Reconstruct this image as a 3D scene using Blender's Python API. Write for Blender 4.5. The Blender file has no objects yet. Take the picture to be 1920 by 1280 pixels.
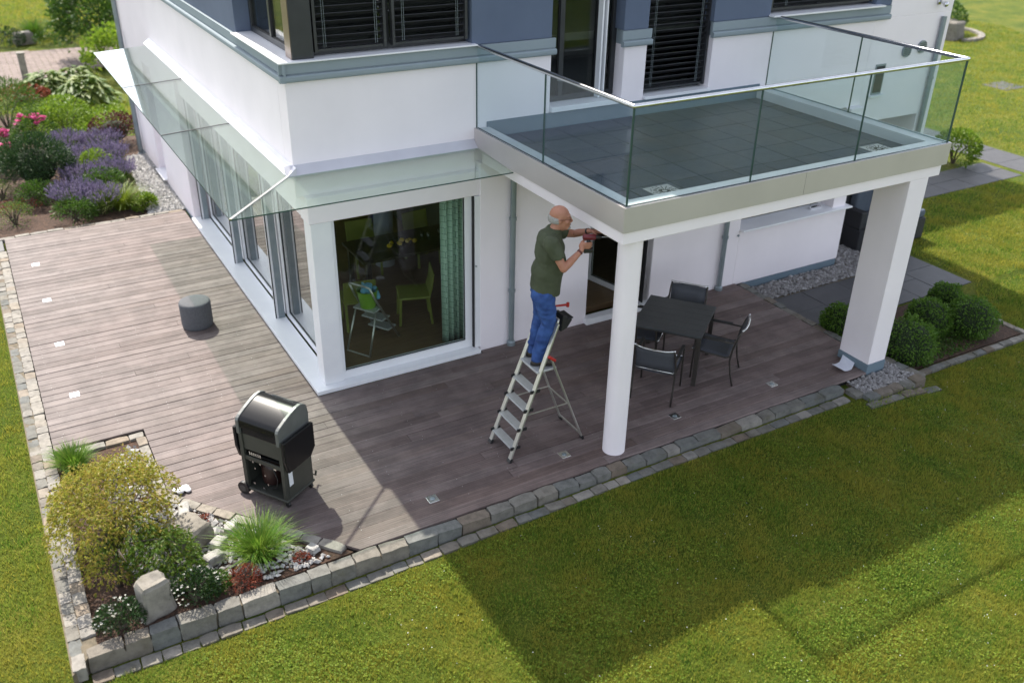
import bpy, bmesh, math, random
import numpy as np
from mathutils import Vector, Matrix, Euler
R = math.radians
rng = np.random.default_rng(7)
random.seed(7)
SC = bpy.context.scene
COL = SC.collection

# ------------------------------------------------------------------ camera, sky, sun, exposure
cam_d = bpy.data.cameras.new('camera'); cam = bpy.data.objects.new('camera', cam_d); COL.objects.link(cam)
CX, CY, CZ, YAW, PIT, ROLL, FPX = -2.9075, -9.8682, 6.3371, 0.5293, -0.5024, 0.0179, 1724.52
fw = Vector((math.sin(YAW)*math.cos(PIT), math.cos(YAW)*math.cos(PIT), math.sin(PIT)))
rt = Vector((math.cos(YAW), -math.sin(YAW), 0)); up = rt.cross(fw)
r2 = rt*math.cos(ROLL) + up*math.sin(ROLL); u2 = -rt*math.sin(ROLL) + up*math.cos(ROLL)
cam.matrix_world = Matrix(((r2.x, u2.x, -fw.x, CX), (r2.y, u2.y, -fw.y, CY), (r2.z, u2.z, -fw.z, CZ), (0, 0, 0, 1)))
cam_d.sensor_width = 36; cam_d.lens = 36*FPX/1920; cam_d.clip_start = 0.1; cam_d.clip_end = 600
cam_d.dof.use_dof = True; cam_d.dof.focus_distance = 11.0; cam_d.dof.aperture_fstop = 0.8
SC.camera = cam
SUN_EL = R(52); SDX, SDY = 0.025, -1.0            # the light travels towards -y (the sun stands behind the house)
w = bpy.data.worlds.new('World'); SC.world = w; w.use_nodes = True
nt = w.node_tree; sky = nt.nodes.new('ShaderNodeTexSky'); sky.sky_type = 'NISHITA'; sky.sun_disc = False
sky.sun_elevation = SUN_EL; sky.sun_rotation = math.atan2(-SDX, -SDY); sky.air_density = 0.8; sky.dust_density = 1.5; sky.ozone_density = 0.6
bg = nt.nodes['Background']; bg.inputs['Strength'].default_value = 0.15
hs = nt.nodes.new('ShaderNodeHueSaturation'); hs.inputs['Saturation'].default_value = 0.42   # thin high haze: a paler sky all round
nt.links.new(sky.outputs[0], hs.inputs['Color']); nt.links.new(hs.outputs[0], bg.inputs[0])
sl = bpy.data.lights.new('sun', 'SUN'); sun = bpy.data.objects.new('sun', sl); COL.objects.link(sun)
sl.energy = 3.2; sl.angle = R(0.6); sl.color = (1.0, 0.93, 0.82)
hd = Vector((SDX, SDY, 0)).normalized()
sun.rotation_euler = Vector((hd.x*math.cos(SUN_EL), hd.y*math.cos(SUN_EL), -math.sin(SUN_EL))).to_track_quat('-Z', 'Y').to_euler()
sun.location = (0, 10, 30)
SC.view_settings.view_transform = 'Standard'; SC.view_settings.look = 'None'; SC.view_settings.gamma = 1
SC.view_settings.use_curve_mapping = False; SC.view_settings.exposure = 1.4
SC.render.engine = 'CYCLES'
try:
    SC.cycles.max_bounces = 8; SC.cycles.transparent_max_bounces = 24; SC.cycles.use_denoising = True
    SC.cycles.sample_clamp_indirect = 6
except Exception: pass

# ------------------------------------------------------------------ helpers
class MB:
    def __init__(s): s.v = []; s.f = []; s.m = []
    def add(s, vs, fs, mi=0):
        o = len(s.v); s.v += [tuple(p) for p in vs]
        for f in fs: s.f.append(tuple(i+o for i in f)); s.m.append(mi)
        return s
    def box(s, x0, x1, y0, y1, z0, z1, mi=0):
        return s.add([(x0,y0,z0),(x1,y0,z0),(x1,y1,z0),(x0,y1,z0),(x0,y0,z1),(x1,y0,z1),(x1,y1,z1),(x0,y1,z1)],
                     [(0,3,2,1),(4,5,6,7),(0,1,5,4),(1,2,6,5),(2,3,7,6),(3,0,4,7)], mi)
    def obox(s, c, ax, h, mi=0):
        c = Vector(c); a = [Vector(q).normalized()*k for q, k in zip(ax, h)]
        vs = []
        for sz in (-1, 1):
            for sx, sy in ((-1,-1),(1,-1),(1,1),(-1,1)): vs.append(c+a[0]*sx+a[1]*sy+a[2]*sz)
        return s.add(vs, [(0,3,2,1),(4,5,6,7),(0,1,5,4),(1,2,6,5),(2,3,7,6),(3,0,4,7)], mi)
    def bar(s, p, q, wdt, hgt, upv=(0,0,1), mi=0):
        p = Vector(p); q = Vector(q); d = (q-p); L = d.length/2; d.normalize(); u = Vector(upv)
        sd = d.cross(u)
        if sd.length < 1e-4: sd = d.cross(Vector((1,0,0)))
        sd.normalize(); u = sd.cross(d).normalized()
        return s.obox((p+q)/2, (d, sd, u), (L, wdt/2, hgt/2), mi)
    def tube(s, pts, rad, n=10, mi=0, cap=True):
        pts = [Vector(p) for p in pts]
        if not hasattr(rad, '__len__'): rad = [rad]*len(pts)
        o = len(s.v); prev = None
        for i, p in enumerate(pts):
            d = (pts[min(i+1, len(pts)-1)] - pts[max(i-1, 0)]).normalized()
            if prev is None:
                a = d.orthogonal().normalized()
            else:
                a = prev - d*prev.dot(d)
                a = a.normalized() if a.length > 1e-5 else d.orthogonal().normalized()
            prev = a; b = d.cross(a)
            for k in range(n):
                t = 2*math.pi*k/n; s.v.append(tuple(p + (a*math.cos(t)+b*math.sin(t))*rad[i]))
        for i in range(len(pts)-1):
            for k in range(n):
                k2 = (k+1) % n; s.f.append((o+i*n+k, o+i*n+k2, o+(i+1)*n+k2, o+(i+1)*n+k)); s.m.append(mi)
        if cap:
            s.f.append(tuple(o+k for k in reversed(range(n)))); s.m.append(mi)
            e = o+(len(pts)-1)*n; s.f.append(tuple(e+k for k in range(n))); s.m.append(mi)
        return s
    def lathe(s, prof, c=(0,0,0), n=32, mi=0):
        o = len(s.v); c = Vector(c)
        for r, z in prof:
            for k in range(n):
                t = 2*math.pi*k/n; s.v.append((c.x+r*math.cos(t), c.y+r*math.sin(t), c.z+z))
        for i in range(len(prof)-1):
            for k in range(n):
                k2 = (k+1) % n; s.f.append((o+i*n+k, o+i*n+k2, o+(i+1)*n+k2, o+(i+1)*n+k)); s.m.append(mi)
        s.f.append(tuple(o+k for k in reversed(range(n)))); s.m.append(mi)
        e = o+(len(prof)-1)*n; s.f.append(tuple(e+k for k in range(n))); s.m.append(mi)
        return s
    def prism(s, pts, z0, z1, mi=0):
        n = len(pts); vs = [(x,y,z0) for x,y in pts] + [(x,y,z1) for x,y in pts]
        return s.add(vs, [tuple(reversed(range(n))), tuple(range(n,2*n))] + [(i,(i+1)%n,n+(i+1)%n,n+i) for i in range(n)], mi)
    def extrude(s, prof, origin, ua, va, da, L, mi=0):
        """a closed 2-d outline in the plane (ua, va), pulled along da"""
        o = Vector(origin); ua = Vector(ua); va = Vector(va); da = Vector(da); n = len(prof)
        vs = [o+ua*a+va*b for a,b in prof] + [o+ua*a+va*b+da*L for a,b in prof]
        return s.add(vs, [tuple(reversed(range(n))), tuple(range(n,2*n))] + [(i,(i+1)%n,n+(i+1)%n,n+i) for i in range(n)], mi)
    def ball(s, c, r, rot=None, nu=14, nv=9, mi=0):
        c = Vector(c); r = Vector(r if hasattr(r,'__len__') else (r,r,r)); o = len(s.v)
        for i in range(nv+1):
            ph = math.pi*i/nv
            for k in range(nu):
                t = 2*math.pi*k/nu; q = Vector((r.x*math.sin(ph)*math.cos(t), r.y*math.sin(ph)*math.sin(t), r.z*math.cos(ph)))
                if rot is not None: q = rot @ q
                s.v.append(tuple(c+q))
        for i in range(nv):
            for k in range(nu):
                k2 = (k+1) % nu; s.f.append((o+i*nu+k, o+(i+1)*nu+k, o+(i+1)*nu+k2, o+i*nu+k2)); s.m.append(mi)
        return s
    def cap(s, p, r0, q, r1, n=14):
        s.tube([p, q], [r0, r1], n); s.ball(p, r0, nu=n); s.ball(q, r1, nu=n); return s
    def mesh(s, name, mats, smooth=False):
        me = bpy.data.meshes.new(name); me.from_pydata(s.v, [], s.f)
        for m in (mats if isinstance(mats, (list, tuple)) else [mats]): me.materials.append(m)
        me.polygons.foreach_set('material_index', s.m)
        bm = bmesh.new(); bm.from_mesh(me); bmesh.ops.recalc_face_normals(bm, faces=bm.faces); bm.to_mesh(me); bm.free()
        if smooth: me.shade_smooth() if hasattr(me, 'shade_smooth') else me.polygons.foreach_set('use_smooth', [True]*len(me.polygons))
        me.update(); return me
    def build(s, name, mats, parent=None, smooth=False, bevel=0, seg=2, loc=None, rotz=0, auto=None):
        o = bpy.data.objects.new(name, s.mesh(name, mats, smooth)); COL.objects.link(o)
        if parent is not None: o.parent = parent
        if loc is not None: o.location = loc
        if rotz: o.rotation_euler = (0,0,rotz)
        if bevel:
            b = o.modifiers.new('bevel', 'BEVEL'); b.width = bevel; b.segments = seg; b.limit_method = 'ANGLE'; b.angle_limit = R(40)
            if smooth:
                wn = o.modifiers.new('wn', 'WEIGHTED_NORMAL')
        if auto and smooth:
            o.data.set_sharp_from_angle(angle=R(auto))
        return o

def npmesh(name, verts, nper, mat):
    """verts (N*nper,3): N separate polygons of nper corners each"""
    verts = np.asarray(verts, dtype=np.float32).reshape(-1, 3); nv = len(verts); nf = nv//nper
    me = bpy.data.meshes.new(name); me.vertices.add(nv); me.vertices.foreach_set('co', verts.ravel())
    me.loops.add(nv); me.loops.foreach_set('vertex_index', np.arange(nv, dtype=np.int32))
    me.polygons.add(nf); me.polygons.foreach_set('loop_start', np.arange(0, nv, nper, dtype=np.int32))
    try: me.polygons.foreach_set('loop_total', np.full(nf, nper, dtype=np.int32))
    except Exception: pass
    for m in (mat if isinstance(mat, (list, tuple)) else [mat]): me.materials.append(m)
    me.update(calc_edges=True); return me
def link(name, me, parent=None, loc=None):
    o = bpy.data.objects.new(name, me); COL.objects.link(o)
    if parent is not None: o.parent = parent
    if loc is not None: o.location = loc
    return o
def tag(o, label=None, cat=None, group=None, kind=None):
    if label: o['label'] = label
    if cat: o['category'] = cat
    if group: o['group'] = group
    if kind: o['kind'] = kind
    return o
def empty(name, loc=(0,0,0), rotz=0, **k):
    o = bpy.data.objects.new(name, None); COL.objects.link(o); o.location = loc; o.rotation_euler = (0,0,rotz); o.empty_display_size = .1
    return tag(o, **k)
def copy_tree(o, parent=None):
    c = o.copy(); COL.objects.link(c); c.parent = parent
    for ch in list(o.children): copy_tree(ch, c)
    return c

# ------------------------------------------------------------------ materials
def newmat(name):
    m = bpy.data.materials.new(name); m.use_nodes = True; t = m.node_tree; t.nodes.clear()
    out = t.nodes.new('ShaderNodeOutputMaterial'); return m, t, out
def N(t, kind, **kw):
    n = t.nodes.new(kind)
    for k, v in kw.items():
        if k in n.inputs: n.inputs[k].default_value = v
        else: setattr(n, k, v)
    return n
def c4(c): return (c[0], c[1], c[2], 1)
def mixc(t, fac, a, b, mode='MIX'):
    n = t.nodes.new('ShaderNodeMix'); n.data_type = 'RGBA'; n.blend_type = mode
    for key, val in ((0, fac), (6, a), (7, b)):
        if hasattr(val, 'is_output'): t.links.new(val, n.inputs[key])
        else: n.inputs[key].default_value = val if key == 0 else c4(val)
    return n.outputs[2]
def pos_out(t, scale=None):
    g = t.nodes.new('ShaderNodeNewGeometry'); o = g.outputs['Position']
    if scale is not None:
        mp = t.nodes.new('ShaderNodeMapping'); mp.inputs['Scale'].default_value = scale; t.links.new(o, mp.inputs[0]); o = mp.outputs[0]
    return o
def noise(t, vec, scale, detail=4, rough=.55):
    n = N(t, 'ShaderNodeTexNoise', Scale=scale, Detail=detail, Roughness=rough); t.links.new(vec, n.inputs['Vector']); return n.outputs[0]
def ramp(t, fac, stops):
    n = t.nodes.new('ShaderNodeValToRGB'); t.links.new(fac, n.inputs[0]); e = n.color_ramp.elements
    while len(e) < len(stops): e.new(.5)
    for k, (p, c) in enumerate(stops): e[k].position = p; e[k].color = c4(c) if hasattr(c, '__len__') else (c,c,c,1)
    return n.outputs[0]
def pmat(name, c1, c2=None, scale=6, rough=.6, metal=0, bump=0, bscale=60, rand=0, spec=.5, coat=0, lo=.35, hi=.65, stretch=None, local=False):
    m, t, out = newmat(name); p = N(t, 'ShaderNodeBsdfPrincipled', Roughness=rough, Metallic=metal)
    p.inputs['Specular IOR Level'].default_value = spec
    if coat: p.inputs['Coat Weight'].default_value = coat; p.inputs['Coat Roughness'].default_value = .15
    if local:
        tc = t.nodes.new('ShaderNodeTexCoord'); po = tc.outputs['Object']
    else: po = pos_out(t, stretch)
    if c2 is not None:
        col = ramp(t, noise(t, po, scale, 5), [(lo, c1), (hi, c2)])
    else:
        rgb = t.nodes.new('ShaderNodeRGB'); rgb.outputs[0].default_value = c4(c1); col = rgb.outputs[0]
    if rand:
        oi = t.nodes.new('ShaderNodeObjectInfo')
        v = ramp(t, oi.outputs['Random'], [(0, 1-rand), (1, 1+rand)])
        col = mixc(t, 1.0, col, v, 'MULTIPLY')
    t.links.new(col, p.inputs['Base Color'])
    if bump:
        b = N(t, 'ShaderNodeBump', Strength=bump, Distance=.01); t.links.new(noise(t, po, bscale, 6), b.inputs['Height']); t.links.new(b.outputs[0], p.inputs['Normal'])
    t.links.new(p.outputs[0], out.inputs[0]); return m
def leafmat(name, cols, rough=.55, trans=.35, spec=.3, patch=None):
    m, t, out = newmat(name); g = t.nodes.new('ShaderNodeNewGeometry')
    n = len(cols); col = ramp(t, g.outputs['Random Per Island'], [(i/max(1,n-1), c) for i, c in enumerate(cols)])
    if patch:
        col = mixc(t, ramp(t, noise(t, g.outputs['Position'], patch[0], 5), [(.4, 0.), (.6, 1.)]), col, mixc(t, .5, col, patch[1]))
    p = N(t, 'ShaderNodeBsdfPrincipled', Roughness=rough); p.inputs['Specular IOR Level'].default_value = spec
    tr = t.nodes.new('ShaderNodeBsdfTranslucent'); mx = t.nodes.new('ShaderNodeMixShader'); mx.inputs[0].default_value = trans
    t.links.new(col, p.inputs['Base Color']); t.links.new(col, tr.inputs[0])
    t.links.new(p.outputs[0], mx.inputs[1]); t.links.new(tr.outputs[0], mx.inputs[2]); t.links.new(mx.outputs[0], out.inputs[0]); return m
def glassmat(name, tint, ior=1.5, gain=1.0, base=0.0, veil=0.0, veilc=(.7,.8,.75), rough=0.0):
    """thin architectural glass: tinted see-through, angle dependent mirror, optional satin veil"""
    m, t, out = newmat(name); tr = t.nodes.new('ShaderNodeBsdfTransparent'); tr.inputs[0].default_value = c4(tint)
    gl = N(t, 'ShaderNodeBsdfGlossy', Roughness=rough); gm = t.nodes.new('ShaderNodeNewGeometry'); dp = t.nodes.new('ShaderNodeVectorMath'); dp.operation = 'DOT_PRODUCT'
    t.links.new(gm.outputs['Normal'], dp.inputs[0]); t.links.new(gm.outputs['Incoming'], dp.inputs[1])
    ab = N(t, 'ShaderNodeMath', operation='ABSOLUTE'); t.links.new(dp.outputs['Value'], ab.inputs[0])
    om = N(t, 'ShaderNodeMath', operation='SUBTRACT'); om.inputs[0].default_value = 1; t.links.new(ab.outputs[0], om.inputs[1])
    pw = N(t, 'ShaderNodeMath', operation='POWER'); t.links.new(om.outputs[0], pw.inputs[0]); pw.inputs[1].default_value = 5      # Schlick
    f0 = ((ior-1)/(ior+1))**2
    ma = N(t, 'ShaderNodeMath', operation='MULTIPLY_ADD'); ma.use_clamp = True; t.links.new(pw.outputs[0], ma.inputs[0]); ma.inputs[1].default_value = gain*(1-f0); ma.inputs[2].default_value = base+f0*gain
    body = tr.outputs[0]
    if veil:
        df = t.nodes.new('ShaderNodeBsdfDiffuse'); df.inputs[0].default_value = c4(veilc); tl = t.nodes.new('ShaderNodeBsdfTranslucent'); tl.inputs[0].default_value = c4(veilc)
        a = t.nodes.new('ShaderNodeAddShader'); mz = t.nodes.new('ShaderNodeMixShader'); mz.inputs[0].default_value = .5
        t.links.new(df.outputs[0], mz.inputs[1]); t.links.new(tl.outputs[0], mz.inputs[2])
        mv = t.nodes.new('ShaderNodeMixShader'); mv.inputs[0].default_value = veil
        t.links.new(body, mv.inputs[1]); t.links.new(mz.outputs[0], mv.inputs[2]); body = mv.outputs[0]
    mx = t.nodes.new('ShaderNodeMixShader'); t.links.new(ma.outputs[0], mx.inputs[0]); t.links.new(body, mx.inputs[1]); t.links.new(gl.outputs[0], mx.inputs[2])
    t.links.new(mx.outputs[0], out.inputs[0]); return m

def stucco(name, c1, c2, bump=.25):
    m, t, out = newmat(name); p = N(t, 'ShaderNodeBsdfPrincipled', Roughness=.85); p.inputs['Specular IOR Level'].default_value = .2
    po = pos_out(t)
    col = ramp(t, noise(t, po, 1.3, 6), [(.3, c1), (.7, c2)])
    streak = ramp(t, noise(t, pos_out(t, (5, 5, .35)), 1.6, 5), [(.3, .992), (.6, 1.0)])
    col = mixc(t, 1.0, col, streak, 'MULTIPLY')
    t.links.new(col, p.inputs['Base Color'])
    b = N(t, 'ShaderNodeBump', Strength=bump, Distance=.006); t.links.new(noise(t, po, 180, 3), b.inputs['Height']); t.links.new(b.outputs[0], p.inputs['Normal'])
    t.links.new(p.outputs[0], out.inputs[0]); return m

M = {}
M['white'] = stucco('white_stucco', (.825,.765,.795), (.88,.815,.845))
M['blue'] = stucco('slate_blue_stucco', (.103,.130,.190), (.121,.151,.216))
M['trim'] = stucco('slate_trim_paint', (.245,.290,.320), (.272,.318,.346), .1)
M['slate'] = stucco('slate_base_paint', (.135,.185,.225), (.160,.212,.255), .1)
M['wmetal'] = pmat('white_powder_coat', (.80,.80,.82), (.76,.76,.79), 3, .35, spec=.5)
M['fascia'] = pmat('champagne_metal', (.50,.465,.455), (.55,.51,.50), 1.2, .42, metal=.35, spec=.5)
M['flash'] = pmat('grey_flashing', (.52,.51,.55), (.58,.57,.61), 2, .4, metal=.2)
M['steel'] = pmat('brushed_steel', (.62,.62,.63), (.72,.72,.73), 12, .25, metal=1)
M['zinc'] = pmat('zinc_pipe', (.22,.265,.29), (.28,.32,.34), 4, .45, metal=.5)
M['frame'] = pmat('anthracite_frame', (.022,.024,.028), (.03,.032,.036), 5, .4)
M['dark'] = pmat('dark_gasket', (.012,.012,.014), None, rough=.6)
M['slat'] = pmat('anthracite_blind', (.030,.031,.036), (.04,.041,.046), 5, .35)
M['glass_win'] = glassmat('window_glass', (.86,.90,.87), 1.5, 1.0, .0)
M['glass_side'] = glassmat('side_window_glass', (.80,.85,.82), 1.6, 1.3, .26)
M['glass_rail'] = glassmat('railing_glass', (.90,.950,.955), 1.5, .9, .0, .012, (.62,.74,.76))
M['glass_edge'] = pmat('glass_edge_green', (.035,.075,.068), None, rough=.2, spec=.6)
M['glass_can'] = glassmat('canopy_glass', (.925,.990,.952), 1.5, 1.5, .01, .06, (.82,.95,.87))
M['tile'] = pmat('charcoal_floor_tile', (.042,.050,.070), (.056,.065,.088), 9, .45, bump=.15, bscale=120, rand=.12)
M['rimgrey'] = pmat('light_grey_rim', (.46,.49,.50), (.52,.55,.56), 3, .5)
M['interior'] = pmat('dim_interior_wall', (.07,.065,.06), (.085,.08,.075), 1, .8)  # dark wall colour stands in for the low light indoors
M['ceiling_in'] = pmat('interior_ceiling', (.35,.35,.34), None, rough=.8)
M['floor_in'] = pmat('oak_floor', (.16,.105,.055), (.21,.14,.075), 3, .4, stretch=(1,9,1))
M['skin_dark'] = pmat('black_plastic', (.014,.014,.015), None, rough=.45)
# ------------------------------------------------------------------ ground
def zg(x, y):
    z = -.20
    if y < -2.9:
        k = min(1, max(0, (x+1.8)/4.8)); k = k*k*(3-2*k); z = -.20+.11*k
        if x > 6.9: z -= .09*min(1, (x-6.9)/.6)
    if x < -3.2: z = -.20 + .13*min(1, max(0, (y+3.3)/4.5))
    if y > 7.4 and x < .4: z = -.07
    if x > 7.3 and y > -1.6: z = -.16
    return z
def lawn_mat():
    m, t, out = newmat('lawn_turf'); p = N(t, 'ShaderNodeBsdfPrincipled', Roughness=.9); p.inputs['Specular IOR Level'].default_value = .15
    po = pos_out(t)
    a = ramp(t, noise(t, po, 1.1, 9, .72), [(.32, (.042,.078,.008)), (.50, (.10,.132,.014)), (.68, (.18,.170,.026))])
    bq = ramp(t, noise(t, po, 30, 5, .7), [(.35, .55), (.65, 1.25)])
    t.links.new(mixc(t, 1, a, bq, 'MULTIPLY'), p.inputs['Base Color'])
    b = N(t, 'ShaderNodeBump', Strength=.9, Distance=.05); t.links.new(noise(t, po, 45, 6, .7), b.inputs['Height']); t.links.new(b.outputs[0], p.inputs['Normal'])
    t.links.new(p.outputs[0], out.inputs[0]); return m
M['lawn'] = lawn_mat()
M['soil'] = pmat('brown_bark_mulch', (.030,.017,.011), (.085,.045,.028), 28, .95, bump=1.0, bscale=70)
M['brick'] = pmat('pinkish_path_brick', (.15,.112,.10), (.20,.155,.14), 7, .85, rand=.15, bump=.2)
xs = sorted(set([-120,-60,-30,-15,-9,-6,-4.5,-3.8,-3.3,-3.2,-2.5,-1.8,-1.2,-.6,0,.3,.5,1.2,1.8,2.4,3,4.5,6.5,6.9,7.2,7.5,9,9.5,11,13,16,20,26,36,50,80,130,200]))
ys = sorted(set([-80,-40,-20,-12,-9,-7,-5.5,-4.4,-3.5,-3.3,-2.91,-2.89,-2.5,-1.7,-1.55,-.5,.5,1.2,3,5,7.3,7.45,9,12,16,22,30,45,70,110,180]))
g = MB(); vs = [(x,y,zg(x,y)) for y in ys for x in xs]; nx = len(xs)
g.add(vs, [(j*nx+i, j*nx+i+1, (j+1)*nx+i+1, (j+1)*nx+i) for j in range(len(ys)-1) for i in range(nx-1)])
lawn = g.build('lawn', M['lawn']); tag(lawn, kind='structure')
def sheet(name, pts, z, mat, thick=.02):
    o = MB().prism(pts, z-thick, z).build(name, mat); tag(o, kind='structure'); return o

# planting beds (soil)
sheet('planting_bed', [(-3.10,.22),(-2.12,.22),(-2.12,-1.12),(-.66,-2.93),(-3.10,-3.0)], -.035, M['soil'], .15)
sheet('planting_bed', [(-9,7.62),(.2,7.62),(.2,13.2),(-1.2,13.6),(-1.9,16.6),(-9,16.8)], -.055, M['soil'])
sheet('planting_bed', [(7.27,-3.05),(9.98,-3.10),(9.98,-1.6),(7.27,-1.6)], -.150, M['soil'], .1)
sheet('planting_bed', [(15.6,2.70),(17.15,2.70),(17.15,4.2),(15.6,4.2)], -.17, M['soil'], .1)

# grass blades (one mass of lawn grass)
def poly_in(px, py, poly):
    ins = np.zeros(len(px), bool); n = len(poly)
    for i in range(n):
        x1, y1 = poly[i]; x2, y2 = poly[(i+1) % n]
        c = ((y1 > py) != (y2 > py)) & (px < (x2-x1)*(py-y1)/(y2-y1+1e-12)+x1); ins ^= c
    return ins
def blades(poly, dens, hgt, wid, zoff=0., tilt=.6):
    p = np.array(poly); lo, hi = p.min(0), p.max(0); n = int((hi[0]-lo[0])*(hi[1]-lo[1])*dens)
    x = rng.uniform(lo[0], hi[0], n); y = rng.uniform(lo[1], hi[1], n); k = poly_in(x, y, poly); x, y = x[k], y[k]; n = len(x)
    z = np.array([zg(a, b) for a, b in zip(x, y)])+zoff
    ang = rng.uniform(0, 2*np.pi, n); h = hgt*rng.uniform(.5, 1.3, n); ww = wid*rng.uniform(.6, 1.4, n); td = rng.uniform(0, 2*np.pi, n); tl = rng.uniform(0, tilt, n)*h
    # uneven tufts
    tuft = .80+.30*np.sin(x*7.3+2*np.sin(y*3.1))*np.sin(y*6.1+x*2.2)+.30*np.sin(x*23+3*np.sin(y*9))*np.sin(y*21+2*np.sin(x*11)); h = h*np.maximum(tuft,.25)
    dx, dy = np.cos(ang)*ww/2, np.sin(ang)*ww/2
    V = np.empty((n, 3, 3), np.float32)
    V[:,0] = np.stack([x-dx, y-dy, z], 1); V[:,1] = np.stack([x+dx, y+dy, z], 1); V[:,2] = np.stack([x+np.cos(td)*tl, y+np.sin(td)*tl, z+h], 1)
    return V.reshape(-1, 3)
M['blade'] = leafmat('grass_blade', [(.055,.145,.020),(.125,.228,.028),(.240,.305,.042),(.39,.365,.072)], .6, .48, .2, patch=(1.6, (.42,.335,.056)))
gv = np.concatenate([
    blades([(-3.45,-3.30),(6.2,-3.34),(6.2,-3.62),(7.6,-3.62),(7.75,-3.24),(10.0,-3.28),(10.12,-2.2),(12.5,-2.2),(8.5,-6.2),(4.2,-7.6),(-.2,-5.4),(-3.45,-3.9)], 6500, .048, .0075),
    blades([(-5.0,-4.2),(-3.36,-4.2),(-3.36,6.7),(-5.0,6.7)], 4500, .046, .0075),
    blades([(10.1,-2.4),(11.05,-1.5),(11.05,1.60),(16.5,1.60),(17,-2),(12.5,-2.4)], 1800, .06, .014),
    blades([(18.4,0),(26,0),(34,14),(34,22),(18.4,9)], 350, .06, .025),
    blades([(-3,16.9),(.6,13.4),(.6,18),(-1,19)], 1200, .07, .014),
    blades([(-4,25.6),(6,25.6),(6,37),(-4,37)], 400, .09, .025)])
tag(link('grass', npmesh('grass', gv, 3, M['blade'])), 'short trimmed lawn grass with yellowish patches around the terrace', 'grass', kind='stuff')
# clover leaves growing through the lawn in dark patches
n = 150000; x = rng.uniform(-3.4,11.5,n); y = rng.uniform(-7.6,-3.4,n)
kp = (np.sin(x*2.1+1.5*np.sin(y*1.7))+np.sin(y*3.3-x*1.1)+1.2*np.sin(x*7.1+y*5.3+2*np.sin(x*3))+rng.normal(scale=1.1,size=n)) > .5; x, y = x[kp], y[kp]; n = len(x)
z = np.array([zg(a_, b_) for a_, b_ in zip(x, y)])+rng.uniform(.015,.05,n); a = rng.uniform(0,6.28,n); s_ = rng.uniform(.005,.010,n); tz = rng.normal(scale=.35,size=(n,2))
cl_ = np.stack([np.stack([x+s_*np.cos(a+q), y+s_*np.sin(a+q), z+s_*(tz[:,0]*np.cos(q)+tz[:,1]*np.sin(q))],1) for q in (0,1.57,3.14,4.71)],1)
M['clover'] = leafmat('clover_leaf', [(.095,.170,.014),(.15,.225,.020),(.24,.285,.030)], .6, .4, .2)
tag(link('clover_leaves', npmesh('clover_leaves', cl_, 4, M['clover'])), 'darker green clover patches growing in the front lawn', 'clover', kind='stuff')
# small white clover flowers dotted in the lawn
n = 420; cxp = rng.uniform(-1, 12, n); cyp = rng.uniform(-7.5, -3.45, n)
n2 = 300; cxp = np.concatenate([cxp, rng.uniform(11.2, 26, n2)]); cyp = np.concatenate([cyp, rng.uniform(-2, 9, n2)])
keep = ~((cxp > 11) & (cyp > 1.5) & (cxp < 18.5)); cxp, cyp = cxp[keep], cyp[keep]
cz = np.array([zg(a, b) for a, b in zip(cxp, cyp)])+.035; s = rng.uniform(.0025, .0050, len(cxp))
fl = np.stack([np.stack([cxp+s*a, cyp+s*b, cz+c*s], 1) for a, b, c in ((-1,-.6,0),(1,-.6,.3),(.6,1,.6),(-.7,.9,.8))], 1)
M['petalw'] = pmat('white_petal', (.72,.72,.66), None, rough=.8)
tag(link('clover_flowers', npmesh('clover_flowers', fl, 4, M['petalw'])), 'tiny white clover flowers scattered over the lawn', 'flowers', kind='stuff')

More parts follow.
